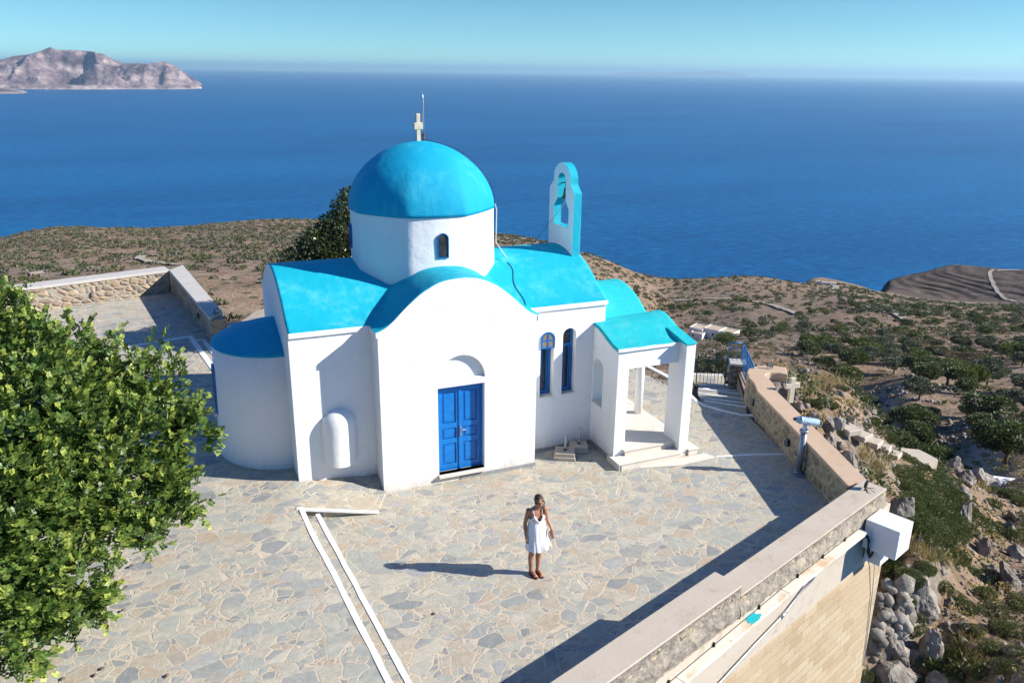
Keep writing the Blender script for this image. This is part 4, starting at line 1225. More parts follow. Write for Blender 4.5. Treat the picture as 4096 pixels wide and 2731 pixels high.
# small debris on the paving
for px, py in ((528, 2262), (493, 2440), (408, 2674), (380, 2700), (668, 2702), (250, 2715), (470, 2470), (1735, 2455)):
    p_ = at_z(px, py, .28 if px < 1000 else 0.0); rr2 = random.Random(px)
    mb = MB(); mb.lathe([(.002, 0), (.03, .004), (.035, .012), (.012, .022), (.001, .024)], (0, 0, 0), 7, 0, lambda an, r, z: r * (.7 + .6 * abs(math.sin(an * 1.5 + px))))
    o_ = mb.build("carob_pod", [M['bark']]); o_.location = (p_[0], p_[1], p_[2] + .003); o_.rotation_euler = (0, 0, rr2.random() * 6)
    tag(o_, "small dark fallen pod lying on the crazy paving", "pod", "fallen pods on the paving")
# ------------------------------------------------------------------ land, sea, far islands, air
SEA = -380.0
def col_pts(px, items):
    """(distance, 'y', pixel row) or (distance, 'z', height) -> (azimuth, log distance, slope down)"""
    out = []
    for D, k_, v_ in items:
        d_ = ray(px, v_ if k_ == 'y' else 1300)
        az = math.atan2(d_[0], d_[1])
        t = -d_[2] / math.hypot(d_[0], d_[1]) if k_ == 'y' else (CAM[2] - v_) / D
        out.append((az, math.log(D), t))
    return out
Y_, Z_ = 'y', 'z'
near_l = [(6, Z_, -9), (12, Z_, -7), (18, Z_, -4), (28, Z_, -3), (36, Z_, -3.2), (44, Z_, -6), (100, Z_, -30)]
CT = []
for px in (-1400, -600):
    CT += col_pts(px, near_l + [(250, Y_, 1160), (450, Y_, 1050), (700, Y_, 985), (770, Y_, 970), (860, Z_, -200), (1000, Z_, -395), (1400, Z_, -400)])
CT += col_pts(-60, near_l + [(250, Y_, 1150), (450, Y_, 1040), (700, Y_, 975), (760, Y_, 962), (850, Z_, -200), (960, Z_, -395), (1400, Z_, -400)])
CT += col_pts(200, near_l + [(250, Y_, 1130), (450, Y_, 1020), (700, Y_, 935), (790, Y_, 911), (880, Z_, -180), (1050, Z_, -395), (1400, Z_, -400)])
CT += col_pts(700, near_l + [(250, Y_, 1120), (450, Y_, 1000), (700, Y_, 925), (810, Y_, 907), (900, Z_, -190), (1080, Z_, -395), (1400, Z_, -400)])
CT += col_pts(1050, near_l + [(250, Y_, 1110), (450, Y_, 985), (700, Y_, 900), (820, Y_, 879), (900, Z_, -180), (1100, Z_, -395), (1400, Z_, -400)])
CT += col_pts(1600, near_l + [(250, Y_, 1130), (450, Y_, 1000), (700, Y_, 920), (800, Y_, 898), (900, Z_, -190), (1080, Z_, -395), (1400, Z_, -400)])
CT += col_pts(2080, near_l[:4] + [(34, Z_, -3.2), (44, Z_, -7), (100, Z_, -30), (250, Y_, 1190), (450, Y_, 1040), (640, Y_, 962), (720, Y_, 947), (820, Z_, -190), (980, Z_, -395), (1400, Z_, -400)])
CT += col_pts(2380, near_l[:3] + [(26, Z_, -2.2), (34, Z_, -4), (44, Z_, -8), (100, Z_, -31), (250, Y_, 1260), (450, Y_, 1105), (620, Y_, 1030), (690, Y_, 1024), (790, Z_, -220), (930, Z_, -395), (1400, Z_, -400)])
CT += col_pts(2680, [(6, Z_, -9), (12, Z_, -6), (18, Z_, -3), (24, Z_, -1.2), (28, Z_, -2.4), (36, Z_, -6), (85, Z_, -26), (220, Y_, 1400), (360, Y_, 1335), (500, Y_, 1240), (640, Y_, 1150), (740, Y_, 1114), (840, Z_, -260), (960, Z_, -395), (1400, Z_, -400)])
CT += col_pts(3000, [(6, Z_, -9), (12, Z_, -6), (19, Z_, -3), (23, Z_, -.5), (28, Z_, -.9), (33, Z_, -3), (80, Z_, -25), (220, Y_, 1395), (360, Y_, 1310), (500, Y_, 1220), (680, Y_, 1130), (800, Y_, 1103), (900, Z_, -270), (1020, Z_, -395), (1400, Z_, -400)])
CT += col_pts(3250, [(6, Z_, -9), (12, Z_, -7), (17, Z_, -3), (22, Z_, -.3), (24, Y_, 1590), (27.5, Y_, 1555), (32, Y_, 1478), (38, Z_, -7), (90, Z_, -32), (210, Y_, 1425), (330, Y_, 1320), (500, Y_, 1220), (720, Y_, 1150), (900, Y_, 1125), (985, Y_, 1104), (1080, Z_, -340), (1180, Z_, -395), (1450, Z_, -400)])
CT += col_pts(3440, [(6, Z_, -10), (12, Z_, -8), (16, Z_, -3.6), (20, Z_, -2.2), (24, Y_, 1770), (28, Y_, 1640), (32, Y_, 1580), (38, Z_, -9), (95, Z_, -36), (200, Y_, 1440), (310, Y_, 1325), (480, Y_, 1225), (720, Y_, 1170), (900, Y_, 1150), (1000, Y_, 1140), (1080, Z_, -350), (1180, Z_, -395), (1450, Z_, -400)])
CT += col_pts(3510, [(6, Z_, -11), (12, Z_, -8.5), (16, Z_, -4.2), (20, Z_, -3.2), (24, Y_, 1880), (28, Y_, 1750), (32, Y_, 1670), (37, Z_, -9.5), (60, Z_, -22), (100, Z_, -38), (195, Y_, 1455), (305, Y_, 1330), (480, Y_, 1232), (740, Y_, 1182), (1040, Y_, 1160), (1150, Y_, 1138), (1200, Y_, 1128), (1280, Z_, -370), (1450, Z_, -400)])
CT += col_pts(3600, [(6, Z_, -12), (12, Z_, -9), (16.5, Z_, -5.0), (20, Z_, -4.2), (24, Y_, 2000), (28, Y_, 1880), (31, Y_, 1815), (36, Z_, -10), (60, Z_, -24), (115, Y_, 1620), (190, Y_, 1480), (300, Y_, 1335), (480, Y_, 1240), (760, Y_, 1195), (1060, Y_, 1178), (1170, Y_, 1120), (1225, Y_, 1098), (1300, Z_, -370), (1450, Z_, -400)])
CT += col_pts(3700, [(6, Z_, -12.5), (12, Z_, -9.5), (17, Z_, -5.8), (22, Y_, 2180), (27, Y_, 1990), (32, Y_, 1870), (38, Z_, -14), (46, Z_, -18), (75, Z_, -29), (112, Y_, 1630), (180, Y_, 1490), (290, Y_, 1342), (490, Y_, 1245), (800, Y_, 1205), (1085, Y_, 1190), (1200, Y_, 1096), (1245, Y_, 1078), (1340, Z_, -373), (1500, Z_, -400)])
CT += col_pts(3790, [(6, Z_, -13), (12, Z_, -10), (17, Z_, -6.5), (22, Y_, 2360), (27, Y_, 2120), (32, Y_, 1950), (38, Y_, 1830), (46, Z_, -17.5), (75, Z_, -29), (112, Y_, 1640), (180, Y_, 1500), (290, Y_, 1350), (490, Y_, 1250), (800, Y_, 1212), (1090, Y_, 1198), (1210, Y_, 1090), (1270, Y_, 1050), (1380, Z_, -375), (1500, Z_, -400)])
for px in (4050, 4400):
    CT += col_pts(px, [(6, Z_, -14), (12, Z_, -11), (16, Z_, -8.5), (19, Y_, 2720), (24, Y_, 2430), (29, Y_, 2220), (35, Y_, 2080), (42, Y_, 1980), (52, Y_, 1890), (80, Y_, 1750), (112, Y_, 1650), (180, Y_, 1500), (290, Y_, 1350), (490, Y_, 1255), (800, Y_, 1222), (1090, Y_, 1210), (1200, Y_, 1120), (1280, Y_, 1071), (1400, Z_, -372), (1500, Z_, -400)])
for px in (5200, 6500):
    CT += col_pts(px, [(6, Z_, -15), (14, Z_, -12), (25, Z_, -14), (42, Z_, -20), (80, Z_, -34), (180, Z_, -62), (290, Z_, -88), (490, Z_, -130), (800, Z_, -205), (1090, Z_, -280), (1280, Z_, -290), (1500, Z_, -395)])
CT = np.array(CT)
# columns -> one smooth table over (azimuth, log distance)
COLS = []
_cur = []
for r_ in CT:
    if _cur and r_[1] < _cur[-1][1]:
        COLS.append(np.array(_cur)); _cur = []
    _cur.append(r_)
COLS.append(np.array(_cur))
def pchip(x, y, q):
    h = np.diff(x); d = np.diff(y) / h; m = np.zeros(len(x)); m[0], m[-1] = d[0], d[-1]
    for i in range(1, len(x) - 1):
        if d[i - 1] * d[i] > 0:
            w1, w2 = 2 * h[i] + h[i - 1], h[i] + 2 * h[i - 1]; m[i] = (w1 + w2) / (w1 / d[i - 1] + w2 / d[i])
    q = np.clip(q, x[0], x[-1]); i = np.clip(np.searchsorted(x, q) - 1, 0, len(h) - 1); u = (q - x[i]) / h[i]
    return (1 + 2 * u) * (1 - u) ** 2 * y[i] + u * (1 - u) ** 2 * h[i] * m[i] + u * u * (3 - 2 * u) * y[i + 1] + u * u * (u - 1) * h[i] * m[i + 1]
TLA = np.arange(math.log(5), math.log(1800), .006); TAZ = np.arange(R(-70), R(110), R(.15))
_caz = np.array([np.interp(TLA, c_[:, 1], c_[:, 0]) for c_ in COLS]); _ct = np.array([pchip(c_[:, 1], c_[:, 2], TLA) for c_ in COLS])
TAB = np.empty((len(TAZ), len(TLA)))
for j in range(len(TLA)):
    o_ = np.argsort(_caz[:, j]); xx_ = _caz[o_, j] + np.arange(len(o_)) * 1e-7
    TAB[:, j] = pchip(xx_, _ct[o_, j], TAZ)
def blur(a, n, axis):
    k_ = np.exp(-.5 * (np.arange(-2 * n, 2 * n + 1) / n) ** 2); k_ /= k_.sum()
    p_ = np.pad(a, [(2 * n, 2 * n) if i == axis else (0, 0) for i in range(2)], mode='edge')
    return np.apply_along_axis(lambda v: np.convolve(v, k_, 'valid'), axis, p_)
TAB = blur(blur(TAB, 3, 0), 2, 1)
def land_t(az, logD):
    fx = np.clip((az - TAZ[0]) / (TAZ[1] - TAZ[0]), 0, len(TAZ) - 1.001); fy = np.clip((logD - TLA[0]) / (TLA[1] - TLA[0]), 0, len(TLA) - 1.001)
    i, j = fx.astype(int), fy.astype(int); u, v = fx - i, fy - j
    return (TAB[i, j] * (1 - u) + TAB[i + 1, j] * u) * (1 - v) + (TAB[i, j + 1] * (1 - u) + TAB[i + 1, j + 1] * u) * v
def fbm_grid(x, y, s, seed, octv=4):
    """value noise, vectorised"""
    def vn(x, y, sd):
        xi = np.floor(x).astype(np.int64); yi = np.floor(y).astype(np.int64)
        fx = x - xi; fy = y - yi; fx = fx * fx * (3 - 2 * fx); fy = fy * fy * (3 - 2 * fy)
        def h(a, b):
            n = (a * 374761393 + b * 668265263 + sd * 1442695040) & 0x7fffffff
            n = ((n ^ (n >> 13)) * 1274126177) & 0x7fffffff
            return ((n ^ (n >> 16)) & 0xffff) / 65535.0 * 2 - 1
        return (h(xi, yi) * (1 - fx) + h(xi + 1, yi) * fx) * (1 - fy) + (h(xi, yi + 1) * (1 - fx) + h(xi + 1, yi + 1) * fx) * fy
    o_ = 0; a = 1.0; tot = 0
    for k_ in range(octv):
        o_ = o_ + a * vn(x / s * 2 ** k_, y / s * 2 ** k_, seed + k_ * 17); tot += a; a *= .5
    return o_ / tot
TERR = [(-14.5, -14), (4.2, -7.3), (9.6, -5.6), (10.4, -3), (11.5, .5), (12.6, 3), (12.6, 5.6), (10, 9), (8.6, 13.5), (-2.0, 12.0), (-3, 20), (-15, 18)]
def land_z(x, y, detail=True):
    x = np.asarray(x, float); y = np.asarray(y, float)
    dx = x - CAM[0]; dy = y - CAM[1]
    D = np.hypot(dx, dy); az = np.arctan2(dx, dy)
    z = CAM[2] - D * land_t(az, np.log(np.maximum(D, 5)))
    if detail:
        z = z + fbm_grid(x, y, 2.2, 3, 3) * .22 * np.clip((70 - D) / 40, 0, 1)
        z = z + fbm_grid(x, y, 38, 11, 4) * 1.3 * np.clip((D - 60) / 120, 0, 1)
        # old field terraces: low steps that follow the contour
        k_ = np.clip((D - 90) / 60, 0, 1) * np.clip((760 - D) / 150, 0, 1) * np.clip((fbm_grid(x, y, 120, 21, 2) + .25) * 2, 0, 1)
        h_ = 3.2; u_ = (z + fbm_grid(x, y, 60, 31, 3) * 3) / h_; f_ = u_ - np.floor(u_)
        z = z + k_ * .32 * (np.clip(f_ * 1.0, 0, 1) * 0 + (np.where(f_ > .75, (f_ - .75) * 4, 0) - f_)) * h_
        # terraced headland on the right
        k_ = np.clip((D - 1090) / 25, 0, 1) * np.clip((az - .80) / .03, 0, 1)
        h_ = 3.0; u_ = (z + fbm_grid(x, y, 120, 41, 3) * 8) / h_; f_ = u_ - np.floor(u_)
        z = z + k_ * 1.0 * (np.where(f_ > .72, (f_ - .72) / .28, 0) - f_) * h_
    inside_ = in_poly(x.ravel(), y.ravel(), TERR).reshape(x.shape)
    z = np.where(inside_, np.minimum(z, -1.4), z)
    return np.maximum(z, SEA - 12)
az_g = np.unique(np.concatenate([np.linspace(R(-48), R(-14), 50), np.linspace(R(-14), R(64), 420), np.linspace(R(64), R(98), 50)]))
d_g = np.concatenate([np.geomspace(6, 1085, 330)[:-1], np.arange(1085, 1300, 1.1), np.linspace(1304, 1500, 30)])
AZ, DD = np.meshgrid(az_g, d_g, indexing='ij')
XL_ = CAM[0] + DD * np.sin(AZ); YL_ = CAM[1] + DD * np.cos(AZ)
ZL_ = land_z(XL_, YL_)
def m_land():
    t = NT('dry_hillside', 0.95, 0.1)
    p = t.pos()
    dist = t.n('ShaderNodeVectorMath', operation='DISTANCE'); t.put(p, dist.inputs[0]); dist.inputs[1].default_value = tuple(CAM)
    far = t.step(dist.outputs['Value'], 60, 200)
    hd = t.step(dist.outputs['Value'], 1040, 1110)
    flat = t.n('ShaderNodeNewGeometry').outputs['Normal']
    up_ = t.sep(flat, 2)
    big = t.noise(p, .012, 6, .6)
    mid = t.noise(p, .09, 6, .65)
    fin = t.noise(p, 1.1, 6, .7)
    soil = t.ramp(mid, [(.30, (.125, .088, .062)), (.44, (.215, .148, .10)), (.58, (.305, .21, .14)), (.72, (.39, .28, .185))])
    soil = t.mix(t.step(big, .42, .62), soil, t.mix(.6, soil, (.22, .175, .135)))
    # stones and gravel
    st = t.voro(p, 1.7, 'F1')
    soil = t.mix(t.math('MULTIPLY', t.step(st, .12, .2, 1, 0), t.math('SUBTRACT', 1.0, far)), soil, (.42, .38, .33))
    soil = t.mix(t.step(fin, .55, .72, 0, .6), soil, (.13, .10, .075))
    soil = t.mix(t.step(t.noise(p, 4.5, 3), .6, .72, 0, .5), soil, (.43, .34, .22))
    sv = t.voro(t.mix(.5, p, t.noise(p, .5, 3, col_=True), 'ADD'), .75, 'F1')
    sg = t.step(t.noise(p, .045, 4), .45, .60)
    soil = t.mix(t.math('MULTIPLY', t.math('MULTIPLY', far, sg), t.step(sv, .20, .34, .85, 0)), soil, t.mix(t.noise(p, 2.0, 2), (.06, .052, .046), (.24, .215, .19)))
    # far scrub: many low grey green cushions too small to stand alone
    w = t.mix(.6, p, t.noise(p, .25, 3, col_=True), 'ADD')
    v1 = t.voro(w, .22, 'F1'); v2 = t.voro(w, .5, 'F1')
    dens = t.noise(p, .03, 4)
    s1 = t.math('MULTIPLY', t.step(v1, .24, .34, 1, 0), t.step(dens, .40, .52))
    s2 = t.math('MULTIPLY', t.step(v2, .22, .36, 1, 0), t.step(t.noise(p, .05, 4), .45, .58))
    scr = t.mix(mid, (.055, .06, .035), (.13, .115, .075))
    c = t.mix(t.math('MULTIPLY', far, t.math('MAXIMUM', s1, t.math('MULTIPLY', s2, .8))), soil, scr)
    # bare rock where it is steep
    rock = t.mix(fin, (.16, .145, .125), (.34, .31, .27))
    c = t.mix(t.math('MULTIPLY', t.step(up_, .50, .80, 1, 0), t.math('SUBTRACT', 1.0, hd)), c, rock)
    # dark headland stone; shade of its slope and terrace walls put into the colour
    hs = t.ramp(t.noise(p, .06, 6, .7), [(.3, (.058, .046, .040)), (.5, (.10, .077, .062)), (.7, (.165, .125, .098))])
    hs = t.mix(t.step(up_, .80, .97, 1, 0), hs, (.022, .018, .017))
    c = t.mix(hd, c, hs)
    near = t.step(dist.outputs['Value'], 45, 75, 1, 0)
    nn = t.noise(p, .55, 6, .7)
    c = t.mix(t.math('MULTIPLY', near, t.step(nn, .38, .62, .75, .1)), c, t.mix(fin, (.10, .075, .052), (.24, .165, .10)))
    c = t.mix(t.math('MULTIPLY', near, t.step(t.noise(p, .8, 5, .7), .55, .68, 0, .6)), c, (.33, .23, .11))
    t.base(c)
    b = t.bump(t.noise(p, 3.0, 6, .7), .8, .12)
    t.bump(t.math('ADD', t.math('MULTIPLY', mid, 1.5), t.math('MULTIPLY', t.noise(p, .5, 4, .7), .6)), .8, 1.2, b)
    return t.m
M['land'] = m_land()
na, nd_ = AZ.shape
I_ = np.arange(na * nd_).reshape(na, nd_)
F_ = np.stack([I_[:-1, :-1], I_[:-1, 1:], I_[1:, 1:], I_[1:, :-1]], -1).reshape(-1, 4)
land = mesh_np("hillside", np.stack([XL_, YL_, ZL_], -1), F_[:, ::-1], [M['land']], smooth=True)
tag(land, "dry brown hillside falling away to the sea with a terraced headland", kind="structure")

# tracks over the hillside
def m_track():
    t = NT('pale_dirt_track', .95, .1); p = t.pos()
    t.base(t.mix(t.noise(p, .4, 5), (.30, .25, .20), (.44, .39, .33))); return t.m
M['track'] = m_track()
def track(pts, wid, lab):
    pts = [at_dist(px, py, D)[:2] for px, py, D in pts]
    P = []
    for i in range(len(pts) - 1):
        p0 = np.array(pts[max(i - 1, 0)]); p1 = np.array(pts[i]); p2 = np.array(pts[i + 1]); p3 = np.array(pts[min(i + 2, len(pts) - 1)])
        for k_ in range(10):
            u = k_ / 10; P.append(.5 * ((2 * p1) + (-p0 + p2) * u + (2 * p0 - 5 * p1 + 4 * p2 - p3) * u * u + (-p0 + 3 * p1 - 3 * p2 + p3) * u ** 3))
    P.append(np.array(pts[-1])); P = np.array(P)
    T = np.gradient(P, axis=0); T /= np.linalg.norm(T, axis=1)[:, None] + 1e-9; Nn = np.stack([-T[:, 1], T[:, 0]], 1)
    S_ = np.linspace(-1, 1, 5); V = []
    zc_ = land_z(P[:, 0], P[:, 1])
    for s_ in S_:
        q_ = P + Nn * wid / 2 * s_
        V.append(np.stack([q_[:, 0], q_[:, 1], np.maximum(land_z(q_[:, 0], q_[:, 1]), zc_ - .3) + .7], 1))
    V = np.stack(V, 1); n_, m_ = V.shape[:2]; I = np.arange(n_ * m_).reshape(n_, m_)
    F = np.stack([I[:-1, :-1], I[:-1, 1:], I[1:, 1:], I[1:, :-1]], -1).reshape(-1, 4)
    tag(mesh_np("dirt_track", V, F, [M['track']], smooth=True), lab, kind="structure")
track([(2700, 1160, 560), (2850, 1178, 560), (2960, 1200, 540), (3080, 1228, 500), (3190, 1260, 430)], 3.6, "pale dirt track crossing the middle of the hillside")
track([(4150, 1070, 1275), (4030, 1075, 1262), (3960, 1097, 1235), (3970, 1140, 1180), (4010, 1175, 1130), (4070, 1208, 1095), (4140, 1235, 1060)], 4.5, "pale track winding down the terraced headland")
track([(3300, 1195, 700), (3340, 1185, 760), (3330, 1172, 830), (3290, 1155, 900)], 6, "short pale bend of track below the little headland")
track([(3480, 1195, 760), (3560, 1180, 900), (3590, 1192, 820), (3650, 1190, 900), (3720, 1205, 850), (3830, 1210, 900), (3900, 1215, 860)], 4.5, "pale track along the foot of the terraced headland")
track([(3460, 1235, 480), (3560, 1262, 420), (3650, 1300, 360)], 3.4, "short pale stretch of track between the trees")
track([(620, 1030, 400), (560, 1040, 380), (640, 1065, 340), (720, 1075, 320)], 4, "pale stretch of road through the scrub on the left")
track([(960, 1280, 170), (1040, 1255, 185), (1110, 1240, 200)], 5, "pale road glimpsed between the side wall and the church")

# sea
def m_sea():
    t = NT('deep_blue_sea', .30, .12)
    p = t.pos()
    pat = t.noise(t.pos((.00045, .0013, 1)), 1.0, 5, .6)
    pat2 = t.noise(t.pos((.004, .010, 1)), 1.0, 4, .6)
    f = t.math('ADD', t.math('MULTIPLY', pat, .7), t.math('MULTIPLY', pat2, .3))
    c = t.ramp(f, [(.36, (.0010, .072, .205)), (.62, (.0030, .118, .29))])
    dist = t.n('ShaderNodeVectorMath', operation='DISTANCE'); t.put(p, dist.inputs[0]); dist.inputs[1].default_value = (XSH, YSH, SEA)
    c = t.mix(t.step(dist.outputs['Value'], 60, 330, .35, 0), c, (.004, .115, .19))
    rp = t.noise(t.pos((.028, .050, 1)), 1.0, 4, .7)
    c = t.mix(t.step(rp, .32, .62, .5, 0), c, (.0005, .035, .12))
    c = t.mix(t.step(rp, .48, .70, 0, .34), c, (.010, .16, .38))
    # whitecaps
    rt = t.n('ShaderNodeMapping'); t.put(p, rt.inputs['Vector']); rt.inputs['Rotation'].default_value = (0, 0, R(23)); rt.inputs['Scale'].default_value = (.055, .15, 1)
    wc = t.noise(rt.outputs[0], 1.0, 3, .5)
    gate = t.step(t.noise(p, .0011, 3), .44, .60, .0, .05)
    wk = t.math('GREATER_THAN', t.math('ADD', wc, gate), .775)
    c = t.mix(t.math('MULTIPLY', wk, .75), c, (.7, .75, .8))
    t.base(c)
    wv = t.math('ADD', t.noise(t.pos((.020, .045, 1)), 1.0, 6, .7), t.math('MULTIPLY', t.noise(t.pos((.10, .22, 1)), 1.0, 5, .7), .35))
    t.bump(wv, .75, 2.6)
    t.rough(.42)
    return t.m
xs_, ys_, _z = at_dist(3420, 1145, 1100)
XSH, YSH = float(xs_), float(ys_)
M['sea'] = m_sea()
SR = 125000.0
mb = MB(); nseg = 96
ringv = [(CAM[0], CAM[1], SEA)]
for r_ in (900, 4000, 16000, 50000, SR):
    ringv += [(CAM[0] + r_ * math.cos(2 * math.pi * k_ / nseg), CAM[1] + r_ * math.sin(2 * math.pi * k_ / nseg), SEA) for k_ in range(nseg)]
fs_ = [(0, 1 + k_, 1 + (k_ + 1) % nseg) for k_ in range(nseg)]
for j in range(4):
    for k_ in range(nseg):
        a_ = 1 + j * nseg + k_; b_ = 1 + j * nseg + (k_ + 1) % nseg; fs_.append((a_, a_ + nseg, b_ + nseg, b_))
mb.add(ringv, fs_); tag(mb.build("sea", [M['sea']], fix=False), "deep blue open sea with small whitecaps", kind="structure")

# far islands
def m_island():
    t = NT('island_rock', .95, .1); p = t.pos()
    n1 = t.noise(t.pos((.0022, .0022, .004)), 1.0, 8, .68)
    c = t.ramp(n1, [(.36, (.075, .05, .062)), (.47, (.18, .125, .135)), (.56, (.32, .245, .235)), (.68, (.56, .46, .42))])
    z = t.sep(p, 2)
    c = t.mix(t.step(z, SEA + 12, SEA + 32, .3, 0), c, (.62, .54, .46))
    t.base(c); t.bump(n1, 1.0, 120); return t.m
M['island'] = m_island()
def island(name, prof, D_r, front, back, seed, lab, rough=.5, base_lift=0):
    px = np.array([p_[0] for p_ in prof], float); py = np.array([p_[1] for p_ in prof], float)
    nx, ny = 520, 120
    pxs = np.linspace(px.min(), px.max(), nx); pys = np.interp(pxs, px, py)
    az = np.empty(nx); top = np.empty(nx)
    for i, (a, b) in enumerate(zip(pxs, pys)):
        q_ = at_dist(a, b, D_r); az[i] = math.atan2(q_[0] - CAM[0], q_[1] - CAM[1]); top[i] = max(q_[2] - SEA, 2)
    v_ = np.linspace(-1, 1, ny)
    W_ = np.clip(np.minimum(1, (top / top.max()) ** .35), .12, 1)
    Dg = np.where(v_[None, :] < 0, D_r + v_[None, :] * front * W_[:, None], D_r + v_[None, :] * back * W_[:, None])
    AZ_ = np.repeat(az[:, None], ny, 1)
    X_ = CAM[0] + Dg * np.sin(AZ_); Y2 = CAM[1] + Dg * np.cos(AZ_)
    rid = 1 - np.abs(fbm_grid(X_, Y2, 1500, seed, 5)) * 2.2
    r2 = 1 - np.abs(fbm_grid(X_ + 900, Y2, 620, seed + 7, 5)) * 2.4
    sh = 1 - np.abs(v_[None, :]) ** 1.15
    h = top[:, None] * np.clip(sh + rough * (rid - .55) * sh * (1 - sh) * 2.4 + .42 * rough * (r2 - .5) * (sh ** .5) * (1 - sh), 0, 1.02)
    cliff = np.clip((1 - np.abs(v_[None, :])) / .06, 0, 1) * np.minimum(70, top[:, None] * .3)
    h = np.maximum(h, cliff * (1 - .4 * np.abs(fbm_grid(X_, Y2, 300, seed + 3, 3))))
    h[:, 0] = -30; h[:, -1] = -30
    I = np.arange(nx * ny).reshape(nx, ny); F = np.stack([I[:-1, :-1], I[1:, :-1], I[1:, 1:], I[:-1, 1:]], -1).reshape(-1, 4)
    tag(mesh_np(name, np.stack([X_, Y2, SEA + h], -1), F, [M['island']], smooth=True), lab, kind="structure")
island("island", [(-1500, 330), (-1200, 300), (-700, 262), (-300, 255), (0, 243), (60, 228), (120, 222), (162, 210), (190, 199), (204, 195), (228, 205), (318, 207), (414, 217), (456, 243), (504, 257), (560, 256), (600, 258), (660, 249), (701, 267), (749, 297), (790, 325), (806, 336)],
       18200, 1900, 2600, 5, "hazy mauve mountainous island across the sea on the left", 1.7)
island("islet", [(-700, 362), (-300, 350), (-100, 349), (40, 355), (90, 362), (110, 371)], 14600, 700, 700, 9, "low pale headland of the island at the left picture edge", .3)
island("far_island", [(2440, 296), (2520, 289), (2640, 291), (2760, 288), (2860, 283), (2930, 290), (2990, 297)], 100000, 3000, 3000, 15, "faint distant island on the horizon", .3)

# air
HZ = 122000.0
mb = MB(); mb.box(-HZ, HZ, -HZ, HZ, SEA - 14, 520)
vm = bpy.data.materials.new("sea_haze"); vm.use_nodes = True
vt = vm.node_tree; vt.nodes.clear()
vo = vt.nodes.new('ShaderNodeOutputMaterial'); vp = vt.nodes.new('ShaderNodeVolumePrincipled')
vp.inputs['Color'].default_value = (0.50, 0.79, 1.0, 1)
vp.inputs['Density'].default_value = 2.1e-5
vp.inputs['Anisotropy'].default_value = 0.28
vt.links.new(vp.outputs[0], vo.inputs['Volume'])
hz = mb.build("haze", [vm]); tag(hz, kind="stuff")
# ------------------------------------------------------------------ plants, rocks, houses
def nrm(a): return a / (np.linalg.norm(a, axis=-1, keepdims=True) + 1e-9)
def leaf_quads(P, Nn, size, rng, aspect=.55, k=4, droop=0.0):
    """one small pointed face per position; Nn = outward direction of the shoot"""
    n = len(P)
    d = nrm(Nn + rng.normal(0, .75, (n, 3))); d[:, 2] -= droop; d = nrm(d)
    s = nrm(np.cross(d, rng.normal(0, 1, (n, 3))))
    L = (size * rng.uniform(.65, 1.35, n))[:, None]; Wd = L * aspect
    if k == 4:
        V = np.stack([P, P + d * L * .5 + s * Wd * .5, P + d * L, P + d * L * .5 - s * Wd * .5], 1)
    else:
        V = np.stack([P, P + d * L * .3 + s * Wd * .45, P + d * L * .75 + s * Wd * .4, P + d * L, P + d * L * .75 - s * Wd * .4, P + d * L * .3 - s * Wd * .45], 1)
    return V.reshape(-1, 3), np.arange(n * k).reshape(n, k)
def lobe_points(lobes, n, rng, shell=.7, cut=.8):
    lob = np.array(lobes, float)
    pr = lob[:, 3] ** 2; pr /= pr.sum()
    out_p, out_n = [], []
    while sum(len(a) for a in out_p) < n:
        i = rng.choice(len(lob), n, p=pr)
        d = nrm(rng.normal(0, 1, (n, 3)))
        rr_ = lob[i, 3] * (1 - (1 - shell) * rng.random(n) ** 1.5)
        off = d * rr_[:, None] * np.stack([np.ones(n), np.ones(n), lob[i, 4] if lob.shape[1] > 4 else np.ones(n)], 1)
        p = lob[i, :3] + off
        keep = np.ones(n, bool)
        for q in lob:
            zz = q[4] if len(q) > 4 else 1.0
            dd = np.sqrt((p[:, 0] - q[0]) ** 2 + (p[:, 1] - q[1]) ** 2 + ((p[:, 2] - q[2]) / zz) ** 2)
            keep &= dd > q[3] * cut * .93
        out_p.append(p[keep]); out_n.append(d[keep])
    return np.concatenate(out_p)[:n], np.concatenate(out_n)[:n]

def wobble_trunk(mb, base, top, r0, r1, seed, n=6):
    rr_ = random.Random(seed); a, b = Vector(base), Vector(top); L = (b - a).length
    pts = [a.lerp(b, i / n) + Vector((rr_.uniform(-1, 1), rr_.uniform(-1, 1), 0)) * L * .05 * math.sin(math.pi * i / n) for i in range(n + 1)]
    mb.tube(pts, [r0 + (r1 - r0) * i / n for i in range(n + 1)], 7)

